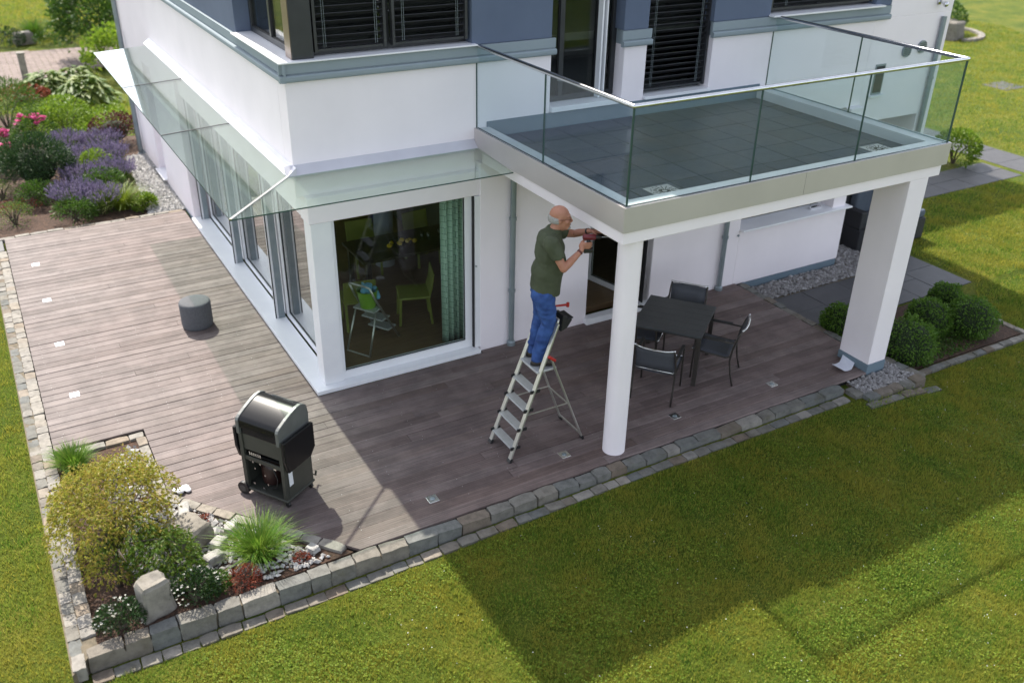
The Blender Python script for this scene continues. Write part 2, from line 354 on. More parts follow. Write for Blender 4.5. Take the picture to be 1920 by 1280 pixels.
# ------------------------------------------------------------------ terrace deck
def plank_mat():
    m, t, out = newmat('weathered_deck_board'); p = N(t, 'ShaderNodeBsdfPrincipled', Roughness=.7); p.inputs['Specular IOR Level'].default_value = .35
    oi = t.nodes.new('ShaderNodeObjectInfo'); po = pos_out(t)
    ad = t.nodes.new('ShaderNodeVectorMath'); ad.operation = 'ADD'; t.links.new(po, ad.inputs[0])
    cb = t.nodes.new('ShaderNodeCombineXYZ'); mu = N(t, 'ShaderNodeMath', operation='MULTIPLY'); mu.inputs[1].default_value = 37.0
    t.links.new(oi.outputs['Random'], mu.inputs[0]); t.links.new(mu.outputs[0], cb.inputs[0]); t.links.new(cb.outputs[0], ad.inputs[1])
    mp = t.nodes.new('ShaderNodeMapping'); mp.inputs['Scale'].default_value = (.8, 34, 1); t.links.new(ad.outputs[0], mp.inputs[0])
    grain = noise(t, mp.outputs[0], 2.2, 6, .6)
    base = ramp(t, oi.outputs['Random'], [(0, (.112,.080,.074)), (.2, (.166,.123,.115)), (.45, (.133,.100,.095)), (.7, (.191,.149,.140)), (.85, (.121,.084,.074)), (1, (.155,.116,.107))])
    # bleached towards the open side, as a stain with its own ragged shape
    sx = t.nodes.new('ShaderNodeSeparateXYZ'); t.links.new(po, sx.inputs[0])
    big = noise(t, po, .55, 4, .6)
    w1 = N(t, 'ShaderNodeMath', operation='MULTIPLY_ADD'); t.links.new(sx.outputs[0], w1.inputs[0]); w1.inputs[1].default_value = -.16; w1.inputs[2].default_value = .10
    w2 = N(t, 'ShaderNodeMath', operation='ADD'); w2.use_clamp = True; t.links.new(w1.outputs[0], w2.inputs[0])
    w3 = N(t, 'ShaderNodeMath', operation='MULTIPLY_ADD'); t.links.new(big, w3.inputs[0]); w3.inputs[1].default_value = 1.2; w3.inputs[2].default_value = -.45
    t.links.new(w3.outputs[0], w2.inputs[1])
    bl = ramp(t, oi.outputs['Random'], [(0, (.118,.098,.092)), (.25, (.178,.151,.144)), (.5, (.136,.114,.108)), (.75, (.192,.165,.158)), (1, (.150,.126,.118))])
    base = mixc(t, w2.outputs[0], base, bl)
    gr = ramp(t, grain, [(.28, .66), (.5, 1.0), (.75, 1.22)])
    col = mixc(t, 1, base, gr, 'MULTIPLY')
    sp = ramp(t, noise(t, po, 3.0, 6, .65), [(.40, .80), (.58, 1.06)])
    col = mixc(t, 1, col, sp, 'MULTIPLY')
    # sun caught by the bevelled board edges, painted pale, strongest on the sunward side
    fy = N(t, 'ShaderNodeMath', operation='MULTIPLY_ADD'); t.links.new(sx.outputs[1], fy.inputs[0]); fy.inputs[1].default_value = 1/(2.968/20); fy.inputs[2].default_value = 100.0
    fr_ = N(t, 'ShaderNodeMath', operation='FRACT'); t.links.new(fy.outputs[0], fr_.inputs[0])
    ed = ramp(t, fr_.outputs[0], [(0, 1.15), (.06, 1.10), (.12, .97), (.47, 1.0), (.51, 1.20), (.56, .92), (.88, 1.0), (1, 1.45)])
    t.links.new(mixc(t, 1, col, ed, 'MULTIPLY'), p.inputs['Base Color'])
    wv = N(t, 'ShaderNodeTexWave', Scale=11.0, Distortion=.4); wv.bands_direction = 'Y'; t.links.new(po, wv.inputs['Vector'])
    b = N(t, 'ShaderNodeBump', Strength=.35, Distance=.004); t.links.new(wv.outputs[1], b.inputs['Height'])
    b2 = N(t, 'ShaderNodeBump', Strength=.3, Distance=.004); t.links.new(grain, b2.inputs['Height']); t.links.new(b.outputs[0], b2.inputs['Normal']); t.links.new(b2.outputs[0], p.inputs['Normal'])
    t.links.new(p.outputs[0], out.inputs[0]); return m
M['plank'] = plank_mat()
M['under'] = pmat('dark_substructure', (.012,.010,.009), None, rough=.95)
deck = MB().prism([(-3.09,7.51),(-3.09,.25),(-2.1,.25),(-2.1,-1.12),(-.61,-2.95),(6.74,-2.95),(6.74,-2.44),(7.1,-2.44),(7.1,.06),(2.3,.06),(2.3,-.02),(.02,-.02),(.02,7.51)], -.14, -.045).build('deck', M['under'])
tag(deck, kind='structure')
ub = MB(); e = .004
ub.add([(-.5,-.5,-1),(.5,-.5,-1),(.5,.5,-1),(-.5,.5,-1),(-.5,-.5,-.2),(.5,-.5,-.2),(.5,.5,-.2),(-.5,.5,-.2),(-.5,-.445,0),(.5,-.445,0),(.5,.445,0),(-.5,.445,0)],
       [(0,3,2,1),(0,1,5,4),(1,2,6,5),(2,3,7,6),(3,0,4,7),(4,5,9,8),(6,7,11,10),(8,9,10,11),(5,6,10,9),(7,4,8,11)])
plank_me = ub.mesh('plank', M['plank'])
def plank(x0, x1, y0, y1, zt):
    o = bpy.data.objects.new('plank', plank_me); COL.objects.link(o); o.parent = deck
    o.location = ((x0+x1)/2, (y0+y1)/2, zt); o.scale = (x1-x0, y1-y0, .026)
pitch = 2.968/20; joints = []
def split(x0, x1):
    cuts = [x0]; L = x1-x0
    while x1-cuts[-1] > 4.6: cuts.append(cuts[-1]+random.uniform(1.9, 4.2))
    if L < 3.3 and random.random() < .18: cuts.append(x0+random.uniform(1.0, 2.0))
    cuts.append(x1); return cuts
for i in range(-20, 51):
    y0 = i*pitch+.0022; y1 = (i+1)*pitch-.0022
    if y0 > 7.49: break
    y1 = min(y1, 7.505)
    spans = []
    if y0 >= -.01:
        spans.append((-3.085 if y0 > .24 else (-2.095), -.005))
        if i == 0: spans.append((2.40, 7.095))
    else:
        xr_ = 6.735 if y1 < -2.42 else 7.095
        xl = -2.095 if y1 > -1.12 else None
        if xl is None:
            xa = -1.935-(y0+1.32)*.81; xb = -1.935-(y1+1.32)*.81
            xe = xb+random.uniform(2.2, 5.2)
            b = MB(); z0, z1 = random.uniform(-.001,.002)-.03, random.uniform(-.001,.002)
            b.prism([(xa,y0),(xe,y0),(xe,y1),(xb,y1)], z0, z1)
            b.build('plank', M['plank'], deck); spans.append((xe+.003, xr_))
        else: spans.append((xl, xr_))
    for a, b_ in spans:
        c = split(a, b_)
        yy1 = .075 if (i == 0 and a > 2) else y1
        for k in range(len(c)-1):
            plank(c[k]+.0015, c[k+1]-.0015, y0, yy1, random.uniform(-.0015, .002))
# screw heads: rows of tiny bright dots
sv = []
for i in range(-20, 50):
    for xx in np.arange(-2.95, 7.0, .62):
        yc = (i+.5)*pitch
        if yc > 0 and xx > -.05: continue
        if yc < .25 and xx < -2.0: continue
        if yc < -1.1 and xx < -1.85-(yc+1.32)*.81: continue
        for d in (-.045, .045):
            if random.random() < .6: continue
            x_, y_ = xx+random.uniform(-.02,.02), yc+d; r_ = .0038
            sv += [(x_-r_,y_-r_,.0045),(x_+r_,y_-r_,.0045),(x_+r_,y_+r_,.0045),(x_-r_,y_+r_,.0045)]
so = link('screw_heads', npmesh('screw_heads', sv, 4, pmat('dull_screw_head', (.42,.40,.39), None, rough=.5)), deck); so['kind'] = 'stuff'
# deck lights
M['lens'] = pmat('frosted_lens', (.55,.60,.58), None, rough=.3)
spots = [(-2.719,6.10),(-2.709,4.582),(-2.71,3.015),(-2.709,1.50),(.384,-2.59),(2.088,-2.587),(3.747,-2.562),(5.377,-2.57)]
slabels = ['farthest square metal deck light along the sunny terrace edge','second farthest square deck light along the sunny terrace edge','third square deck light along the sunny edge, level with the pouf','square deck light on the sunny edge nearest the planting bed',
           'square deck light near the shadow edge, left of the ladder','dark square deck light between the ladder and the white column','square deck light in front of the near patio chair','square deck light by the front edge near the right pillar']
for (x, y), lb in zip(spots, slabels):
    o = empty('deck_light', (x,y,.002), label=lb, cat='light', group='square lights set flush in the deck')
    MB().box(-.06,.06,-.06,.06,-.02,.004).build('plate', M['steel'], o, bevel=.003)
    MB().lathe([(.028,.0045),(.028,.008),(.020,.011),(.004,.011)], n=20).build('lens', M['lens'] if y > 0 else M['zinc'], o, smooth=True)
    MB().lathe([(.036,.0045),(.036,.0065),(.030,.0065),(.030,.0045)], n=20).build('ring', M['steel'], o)

# ------------------------------------------------------------------ stone kerbs
def stone_mat(name, c1, c2, c3):
    m, t, out = newmat(name); p = N(t, 'ShaderNodeBsdfPrincipled', Roughness=.85); p.inputs['Specular IOR Level'].default_value = .3
    oi = t.nodes.new('ShaderNodeObjectInfo'); po = pos_out(t)
    base = ramp(t, oi.outputs['Random'], [(0, c1), (.45, c2), (.75, c1), (1, c3)])
    ns = ramp(t, noise(t, po, 9, 7, .7), [(.3, .6), (.55, 1.0), (.8, 1.25)])
    col = mixc(t, 1, base, ns, 'MULTIPLY')
    col = mixc(t, ramp(t, noise(t, po, 3.1, 5), [(.56, 0.), (.72, .55)]), col, (.085,.075,.04))
    t.links.new(col, p.inputs['Base Color'])
    b = N(t, 'ShaderNodeBump', Strength=.6, Distance=.012); t.links.new(noise(t, po, 30, 6, .7), b.inputs['Height']); t.links.new(b.outputs[0], p.inputs['Normal'])
    t.links.new(p.outputs[0], out.inputs[0]); return m
M['granite'] = stone_mat('pale_granite', (.27,.25,.22), (.235,.22,.20), (.235,.19,.145))
M['kerbstone'] = stone_mat('mottled_kerb_stone', (.185,.170,.145), (.145,.150,.143), (.165,.130,.100))
M['joint'] = pmat('sandy_joint', (.10,.085,.06), (.16,.13,.09), 20, .95)
def rough_block(seed, amp=.035):
    r = random.Random(seed); bm = bmesh.new(); bmesh.ops.create_cube(bm, size=1)
    bmesh.ops.subdivide_edges(bm, edges=bm.edges[:], cuts=2, use_grid_fill=True)
    for v in bm.verts:
        c = v.co; ed = sum(abs(abs(q)-.5) < 1e-4 for q in c)
        k = .945 if ed == 3 else (.982 if ed == 2 else 1.0)
        v.co = Vector((c.x*k+r.uniform(-amp,amp), c.y*k+r.uniform(-amp,amp), c.z*(k if c.z > 0 else 1)+r.uniform(-amp,amp)*.8))
    me = bpy.data.meshes.new('sett'); bm.to_mesh(me); bm.free()
    me.polygons.foreach_set('use_smooth', [True]*len(me.polygons)); me.set_sharp_from_angle(angle=R(38)); return me
def variants(mat, n=6, amp=.035, s0=0):
    out = []
    for k in range(n):
        me = rough_block(s0+k, amp); me.materials.append(mat); out.append(me)
    return out
V_gr = variants(M['granite'], 7, .03); V_kb = variants(M['kerbstone'], 7, .04, 50)
def row(root, a, b, width, step, zt, hgt, vs, name='sett', jit=.12, gap=.004, lift=.012):
    a = Vector((a[0],a[1],0)); b = Vector((b[0],b[1],0)); d = b-a; L = d.length; d.normalize(); t = 0; ang = math.atan2(d.y, d.x)
    while t < L-.04:
        s = step*random.uniform(1-jit, 1+jit)
        if L-t-s < step*.45: s = L-t
        c = a+d*(t+s/2); o = bpy.data.objects.new(name, random.choice(vs)); COL.objects.link(o); o.parent = root
        zq = zt(c.x, c.y) if callable(zt) else zt
        o.location = (c.x, c.y, zq-hgt/2+random.uniform(-lift,lift*.5)); o.scale = (s-gap, width*random.uniform(.94,1.02), hgt)
        o.rotation_euler = (random.uniform(-.02,.02), random.uniform(-.02,.02), ang+random.uniform(-.03,.03)); t += s
def kerb(pts, z0, z1):
    o = MB().prism(pts, z0, z1).build('stone_kerb', M['joint']); tag(o, kind='structure'); return o
k = kerb([(-3.34,6.95),(-3.10,6.95),(-3.10,-3.0),(-3.34,-3.25)], -.22, -.03)
row(k, (-3.155,6.95), (-3.155,-2.86), .125, .158, .008, .16, V_gr)
row(k, (-3.275,6.35), (-3.275,-3.22), .11, .175, -.018, .14, V_kb[:4]+V_gr[:3], 'paving_sett')
k = kerb([(-3.2,-3.105),(6.2,-3.105),(6.2,-2.99),(-3.10,-2.99)], -.30, -.05)
row(k, (-3.20,-3.06), (6.15,-3.06), .15, .27, -.004, .24, V_kb+V_gr[:1], 'kerb_block', .3)
row(k, (-3.20,-3.225), (6.10,-3.235), .13, .20, lambda x, y: zg(x, y)+.02, .14, V_kb+V_gr[:1], 'paving_sett', .25)
# inner edging between deck and planting bed
k = kerb([(-3.05,.12),(-2.12,.12),(-2.12,.24),(-3.05,.24)], -.14, -.05)
row(k, (-2.98,.190), (-2.11,.190), .11, .24, .004, .14, V_gr)
row(k, (-2.158,.12), (-2.158,-1.12), .11, .19, .004, .14, V_gr)
row(k, (-2.13,-1.155), (-.74,-2.872), .12, .22, .004, .14, V_gr)
# right edge of the deck and the gravel pad round the pillar
k = kerb([(7.10,.05),(7.25,.05),(7.25,-2.5),(7.10,-2.5)], -.25, -.05)
row(k, (7.175,.02), (7.175,-2.45), .125, .2, -.002, .2, V_kb)
row(k, (7.28,-2.50), (7.42,-3.36), .15, .21, -.02, .22, V_kb+V_gr[:2])
row(k, (6.30,-3.36), (7.40,-3.36), .15, .22, -.03, .24, V_kb+V_gr[:2])
row(k, (6.27,-3.08), (6.27,-3.30), .15, .22, -.03, .24, V_kb+V_gr[:2])
row(k, (6.2,-3.50), (7.55,-3.54), .12, .22, lambda x, y: zg(x, y)+.02, .14, V_kb)
k = kerb([(7.9,-3.2),(10.05,-3.24),(10.05,-3.10),(7.9,-3.08)], -.25, -.17)
row(k, (7.60,-3.17), (10.0,-3.20), .10, .20, -.135, .12, V_kb+V_gr[:3])
row(k, (10.06,-3.15), (10.06,-1.70), .10, .20, -.135, .12, V_kb+V_gr[:3])
k = kerb([(-4.6,7.52),(.02,7.52),(.02,7.66),(-4.6,7.66)], -.14, -.06)
row(k, (-4.5,7.585), (-.02,7.585), .10, .26, .0, .12, V_gr)
# gravel fields
def gravel(name, poly, z, n, s0, s1, mat, label, parent=None):
    p = np.array(poly); lo, hi = p.min(0), p.max(0); x = rng.uniform(lo[0],hi[0],n); y = rng.uniform(lo[1],hi[1],n); k_ = poly_in(x,y,poly); x,y = x[k_],y[k_]; n = len(x)
    phi = (1+5**.5)/2
    base = np.array([(-1,0,0),(1,0,0),(0,-1,0),(0,1,0),(0,0,1),(0,0,-1)], float)
    fc = np.array([(0,2,4),(2,1,4),(1,3,4),(3,0,4)])
    s = rng.uniform(s0,s1,n)*np.where(rng.random(n)<.12,1.5,1)
    ang = rng.uniform(0,6.28,n); el = rng.uniform(.6,1.0,n); fl_ = rng.uniform(.45,.8,n)
    pts = np.repeat(base[None],n,0)*(1+rng.uniform(-.3,.3,(n,6,3)))
    pts += rng.uniform(-.25,.25,(n,6,3))
    pts[:,:,0] *= s[:,None]; pts[:,:,1] *= (s*el)[:,None]; pts[:,:,2] *= (s*fl_)[:,None]
    ca, sa = np.cos(ang)[:,None], np.sin(ang)[:,None]; px = pts[:,:,0]*ca-pts[:,:,1]*sa; py = pts[:,:,0]*sa+pts[:,:,1]*ca
    W3 = np.stack([px+x[:,None], py+y[:,None], pts[:,:,2]+z+rng.uniform(-.3,.5,n)[:,None]*s[:,None]], 2)
    me = bpy.data.meshes.new(name); me.from_pydata(W3.reshape(-1,3).tolist(), [], (fc[None]+6*np.arange(n)[:,None,None]).reshape(-1,3).tolist()); me.materials.append(mat)
    o = link(name, me, parent); tag(o, label, 'gravel', kind='stuff'); return o
M['gravel'] = leafmat('pale_gravel', [(.14,.13,.13),(.24,.23,.23),(.34,.33,.33),(.19,.18,.17)], .8, 0, .3)
M['gravelw'] = leafmat('white_limestone_gravel', [(.26,.25,.24),(.38,.37,.36),(.48,.47,.46),(.22,.21,.20)], .8, 0, .3)
sheet('gravel_bed', [(-.62,7.68),(.12,7.68),(.12,11.6),(-.40,11.6)], -.045, M['joint'])
gravel('gravel', [(-.62,7.68),(.10,7.68),(.10,11.55),(-.38,11.55)], -.03, 6500, .018, .036, M['gravelw'], 'pale pebbles along the side wall behind the deck')
sheet('gravel_bed', [(7.26,-.45),(10.2,-.45),(10.2,.9),(9.45,.9),(9.45,.07),(7.26,.07)], -.155, M['joint'])
gravel('gravel', [(7.26,-.43),(9.9,-.43),(10.2,.2),(10.2,.6),(9.5,.6),(9.5,.04),(7.26,.04)], -.14, 6500, .016, .034, M['gravel'], 'grey pebbles along the foot of the white wall by the paving')
sheet('gravel_bed', [(6.36,-3.3),(7.36,-3.3),(7.30,-2.45),(6.76,-2.97),(6.36,-2.97)], -.06, M['joint'], .1)
gravel('gravel', [(6.37,-3.29),(7.34,-3.29),(7.26,-2.4),(7.10,-2.4),(7.10,-2.98),(6.37,-2.98)], -.045, 3200, .014, .028, M['gravel'], 'grey pebbles round the foot of the square pillar')
gravel('gravel', [(-2.25,.05),(-2.2,-1.25),(-2.02,-1.35),(-.90,-2.92),(-1.55,-2.93),(-1.66,-2.70),(-2.0,-2.72),(-2.55,-2.55),(-2.75,-2.0),(-2.65,-.3)], -.02, 3300, .016, .04, M['gravelw'], 'white broken limestone in the planting bed')
gravel('gravel', [(14.9,2.7),(15.6,2.7),(15.6,3.2),(14.9,3.2)], -.16, 500, .02, .04, M['gravel'], 'small patch of grey pebbles beside the far square bed')
# dark paving slabs on the right
M['slab'] = pmat('anthracite_paving', (.045,.045,.050), (.058,.058,.063), 5, .6, rand=.10, bump=.15, bscale=150)
pv = sheet('paving', [(7.26,-1.56),(10.95,-1.56),(10.95,.9),(10.2,.9),(10.2,-.45),(7.26,-.45)], -.185, M['joint'], .04)
def slab(x0, x1, y0, y1, z, parent): MB().box(x0+.003,x1-.003,y0+.003,y1-.003,z-.04,z+random.uniform(-.002,.002)).build('paving_slab', M['slab'], parent, bevel=.004, seg=1)
for xx in (7.27, 8.07, 8.87, 9.67):
    for ya, yb in ((-1.55,-1.0),(-1.0,-.46)): slab(xx, min(xx+.8, 10.2), ya, yb, -.145, pv)
for ya, yb in ((-1.55,-.75),(-.75,.05),(.05,.85)): slab(10.2, 10.94, ya, yb, -.145, pv)
pv = sheet('paving', [(11.2,1.62),(18.3,1.62),(18.3,9),(17.2,9),(17.2,2.66),(11.2,2.66)], -.185, M['joint'], .04)
for k_ in range(7):
    for ya, yb in ((1.63,2.14),(2.14,2.65)): slab(12.3+k_*.8-.9, 12.3+(k_+1)*.8-.9, ya, yb, -.15, pv)
for k_ in range(9): slab(17.21, 18.29, 1.63+k_*.8, 1.63+(k_+1)*.8, -.15, pv)
o = MB().box(24.0,25.0,6.9,7.75,-.22,-.15).build('stepping_stone', M['slab'], bevel=.01); tag(o, 'grey square stepping stone lying in the lawn beyond the path', 'paving stone')
# grey slab at the end of the left kerb
o = MB().box(-3.75,-3.12,7.0,7.5,-.1,-.012).build('edge_slab', M['slab'], bevel=.006); tag(o, 'grey paving slab at the far left corner of the deck', 'paving stone')
# brick path in the far garden
pv = sheet('brick_path', [(-9,19.2),(-1.4,19.6),(-.4,20.6),(1.5,22),(1.5,24.6),(-9,25.0)], -.075, M['joint'], .03)
bme = MB().box(-.5,.5,-.5,.5,-.5,.5).mesh('brick', M['brick'])
poly = [(-2.9,19.35),(-1.4,19.7),(-.4,20.7),(1.4,22.1),(1.4,24.5),(-2.9,24.85)]
cnt = 0
for i_ in range(12):
    for j_ in range(30):
        x = -2.85+i_*.38+(.19 if j_ % 2 else 0); y = 19.4+j_*.19
        if cnt < 290 and poly_in(np.array([x]), np.array([y]), poly)[0]:
            o = link('brick', bme, pv, (x, y, -.08)); o.scale = (.365, .178, .04); cnt += 1
# ------------------------------------------------------------------ house
house = empty('house', (0,0,0), label='white rendered two-storey house with slate blue upper storey and slate trim', cat='house')
YU, XU = .21, .04          # upper wall planes
YL = .08                   # ground floor front wall plane
w_ = MB()
# upper storey, white zone
w_.box(XU,3.49,YU,.51,2.60,3.94); w_.box(3.49,4.63,YU,.51,2.60,3.19); w_.box(4.63,5.0,YU,.51,2.60,3.94)
w_.box(5.0,6.15,YU,.51,2.60,3.19); w_.box(6.15,9.40,YU,.51,2.60,3.94); w_.box(9.40,11.2,YU,.51,2.30,3.94)
w_.box(XU,.34,.51,12.0,2.60,3.94)
w_.box(9.70,11.2,YU,.51,3.94,7.30)
w_.box(10.90,11.2,.51,12.0,-.2,7.30); w_.box(10.90,11.2,YU,.51,-.2,2.30)
# ground floor front wall
w_.box(2.40,4.17,YL,.40,-.1,2.70); w_.box(5.33,7.05,YL,.40,-.25,2.70); w_.box(7.05,9.44,YL,.40,-.03,.915); w_.box(4.17,5.33,YL,.40,2.35,2.70)
w_.box(9.10,9.44,.40,6.0,-.03,2.30); w_.box(9.12,9.42,.10,.39,.915,2.6)
# lintel over the bay, corner post
w_.box(.125,2.40,.105,.40,2.275,2.60); w_.box(.125,.45,.40,6.95,2.30,2.60)
# left wall beyond the bay
w_.box(.06,.40,6.95,9.25,-.02,2.60); w_.box(.06,.40,10.05,12.0,-.02,2.60); w_.box(.06,.40,9.25,10.05,-.02,.06); w_.box(.30,.40,9.25,10.05,.06,2.3); w_.box(.06,.40,9.25,10.05,2.3,2.60)
w_.box(XU,11.2,11.9,12.0,-.1,7.0)
w_.build('wall', M['white'], house, bevel=.006, seg=1)
# inner block: rooms behind the upper windows and the roof
b_ = MB()
b_.box(2.36,3.49,YU,.51,4.13,7.02); b_.box(4.60,5.0,YU,.51,4.13,7.30); b_.box(6.12,7.17,YU,.51,4.13,7.30)
b_.box(9.35,9.70,YU,.51,4.13,7.30)
b_.box(3.49,4.60,YU,.51,5.6,7.30); b_.box(5.0,6.12,YU,.51,5.6,7.30); b_.box(7.17,9.35,YU,.51,5.6,7.30); b_.box(.04,2.36,YU,.51,5.6,7.02)
b_.box(XU,.34,2.10,12.0,4.13,7.02); b_.box(XU,.34,.51,2.10,5.6,7.02)
b_.build('upper_wall', M['blue'], house, bevel=.006, seg=1)
r_ = MB(); r_.box(XU,3.0,YU,12,7.02,7.06); r_.box(3.0,11.2,YU,12,7.30,7.36)
roof = r_.build('roof', M['zinc'], house)
wing = MB().box(11.2,16.2,5.8,12,-.2,6.9).build('rear_wing', M['white'], house)
# slate trim band
t_ = MB()
def band(x0, x1):
    t_.extrude([(0,3.925),(-.045,3.925),(-.062,3.935),(-.068,3.955),(-.068,3.985),(-.058,4.0),(-.02,4.004),(-.02,4.018),(-.034,4.018),(-.034,4.128),(0,4.128)], (x0,YU,0), (0,1,0), (0,0,1), (1,0,0), x1-x0)
band(XU-.066, 3.53); band(4.565,5.04); band(6.09,9.67)
t_.box(XU,3.49,YU,.51,3.941,4.127); t_.box(4.63,5.0,YU,.51,3.941,4.127); t_.box(6.15,9.6,YU,.51,3.941,4.127)
t_.extrude([(0,3.926),(-.045,3.926),(-.062,3.936),(-.067,3.956),(-.067,3.984),(-.058,3.999),(-.02,4.003),(-.02,4.017),(-.033,4.017),(-.033,4.127),(0,4.127)], (XU,YU-.066,0), (1,0,0), (0,0,1), (0,1,0), 11.85)
t_.box(XU,.34,.51,12.0,3.941,4.127)
# cut the band open where the balcony doors stand
trim = t_.build('trim_band', M['trim'], house, smooth=False)
bb = MB(); bb.box(2.56,7.14,YU-.018,YU-.001,2.90,3.185); base = bb.build('slate_base', M['slate'], house)
bb = MB(); bb.box(7.26,9.40,YL-.016,YL-.001,-.20,-.032); bb.box(7.26,9.40,YL-.001,.38,-.2,-.034); bb.build('slate_base', M['slate'], house)
bb = MB(); bb.box(.05,.40,6.95,12.0,-.14,-.022); bb.build('slate_base', M['slate'], house)
# flashing above the canopy
f_ = MB(); f_.extrude([(0,2.99),(-.11,2.90),(-.11,2.885),(0,2.885)], (2.38,YU-.001,0), (0,1,0), (0,0,1), (-1,0,0), 2.38-XU+.11)
f_.extrude([(0,2.99),(-.11,2.90),(-.11,2.885),(0,2.885)], (XU-.001,YU-.112,0), (1,0,0), (0,0,1), (0,1,0), 8.45)
f_.build('flashing', M['flash'], house)
# bay: sill, corner post, fins
s_ = MB(); s_.prism([(0,0),(2.37,0),(2.37,.16),(.30,.16),(.30,6.95),(0,6.915)], .0, .055); bay_sill = s_.build('bay_sill', M['wmetal'], house, bevel=.004)
p_ = MB(); p_.box(.144,.404,.112,.37,.056,2.274); p_.build('corner_post', M['wmetal'], house, bevel=.006)
p_ = MB(); p_.box(.43,.46,.37,.39,.056,2.27); p_.build('bay_frame', M['wmetal'], house)

def window(parent, name, o, ux, wd, z0, z1, depth, mat_f, mat_g, fr=.06, fd=.07, mull=()):
    """frame of four bars with a pane; o = lower left corner on the wall face, ux = unit along the wall, depth = inward"""
    ux = Vector(ux); inn = Vector(depth); o = Vector(o)
    m_ = MB(); nrm = inn.normalized()
    def bar(a0, a1, b0, b1, d0=0, d1=fd):
        c = o+ux*((a0+a1)/2)+Vector((0,0,(b0+b1)/2))+inn+nrm*((d0+d1)/2)
        m_.obox(c, (ux, nrm, (0,0,1)), ((a1-a0)/2, (d1-d0)/2, (b1-b0)/2))
    bar(0, wd, z0, z0+fr); bar(0, wd, z1-fr, z1); bar(0, fr, z0+fr, z1-fr); bar(wd-fr, wd, z0+fr, z1-fr)
    edges = [fr]
    for mm in mull: bar(mm-fr/2, mm+fr/2, z0+fr, z1-fr); edges += [mm-fr/2, mm+fr/2]
    edges.append(wd-fr)
    wnd = m_.build(name, mat_f, parent, bevel=.004, seg=1)
    for k in range(0, len(edges), 2):
        g_ = MB(); a0, a1 = edges[k]+.001, edges[k+1]-.001
        c = o+ux*((a0+a1)/2)+Vector((0,0,(z0+z1)/2))+inn+nrm*(fd*.5)
        g_.obox(c, (ux, nrm, (0,0,1)), ((a1-a0)/2, .006, (z1-z0)/2-fr-.001)); g_.build('pane', mat_g, wnd)
        k_ = MB()
        for (q0,q1,h0,h1) in ((a0,a1,z0+fr,z0+fr+.012),(a0,a1,z1-fr-.012,z1-fr),(a0,a0+.012,z0+fr+.013,z1-fr-.013),(a1-.012,a1,z0+fr+.013,z1-fr-.013)):
            c = o+ux*((q0+q1)/2)+Vector((0,0,(h0+h1)/2))+inn+nrm*(fd*.5-.012)
            k_.obox(c, (ux, nrm, (0,0,1)), ((q1-q0)/2-.0005, .005, (h1-h0)/2))
        k_.build('gasket', M['dark'], wnd)
    return wnd
# front bay window
window(house, 'window', (.330,.11,0), (1,0,0), 1.994, .057, 2.385, (0,.035,0), M['wmetal'], M['glass_win'], .115, .08)
g_ = MB(); g_.box(2.306,2.32,.10,.16,.06,2.27); g_.build('shadow_gap', M['dark'], house)
g_ = MB(); g_.box(2.325,2.40,.085,.30,.058,2.27); g_.build('window_jamb', M['wmetal'], house)
g_ = MB(); g_.tube([(2.335,.083,1.30),(2.335,.070,1.30)], .012, 10); g_.build('handle', M['zinc'], house)
# side windows with fins
fy = [.37, 2.31, 4.56, 6.82]
for a, b in zip(fy[:-1], fy[1:]):
    window(house, 'side_window', (.29,b-.05,0), (0,-1,0), b-a-.06, .06, 2.295, (.03,0,0), M['wmetal'], M['glass_side'], .07, .08)
for y in fy[1:]:
    f_ = MB(); f_.box(.165,.29,y-.055,y+.04,.056,2.295); fin = f_.build('window_fin', M['wmetal'], house, bevel=.003, seg=1)
    f_ = MB(); f_.box(.150,.164,y-.060,y-.046,.056,2.295); f_.build('blind_rail', M['dark'], fin)
    f_ = MB(); f_.box(.195,.285,y-.078,y-.056,.056,2.295); f_.build('blind_guide', M['zinc'], fin)
# niche in the far side wall
f_ = MB(); f_.box(-.02,.29,9.23,10.07,.061,.085); f_.build('window_sill', M['wmetal'], house, bevel=.004)
# ground floor patio door
window(house, 'patio_door', (5.175,.29,0), (-.2158,.9764,0), 1.0, .062, 2.30, (.0098,.0022,0), M['wmetal'], M['glass_win'], .09, .06)
f_ = MB(); f_.box(4.14,5.36,.0,.14,-.02,.09); f_.build('door_sill', M['wmetal'], house, bevel=.004)
f_ = MB(); f_.box(5.19,5.205,.06,.179,.10,2.34); f_.build('shadow_gap', M['dark'], house)
# low wall cap and tap on the right
f_ = MB(); f_.box(7.05,9.49,-.005,.40,.917,.945); cap = f_.build('wall_cap', M['wmetal'], house, bevel=.006)
f_ = MB(); f_.box(8.72,8.95,.20,.26,.945,.975); f_.tube([(8.72,.22,.96),(8.70,.22,1.02)], .018); f_.build('cap_bracket', M['steel'], cap)
window(house, 'window', (7.06,YL,0), (1,0,0), 2.05, .95, 2.35, (0,.33,0), M['frame'], M['glass_win'], .06, .07, (1.0,))
f_ = MB(); f_.tube([(7.02,YL-.002,.85),(7.02,YL-.02,.85)], .018, 12); f_.build('socket', M['zinc'], house)
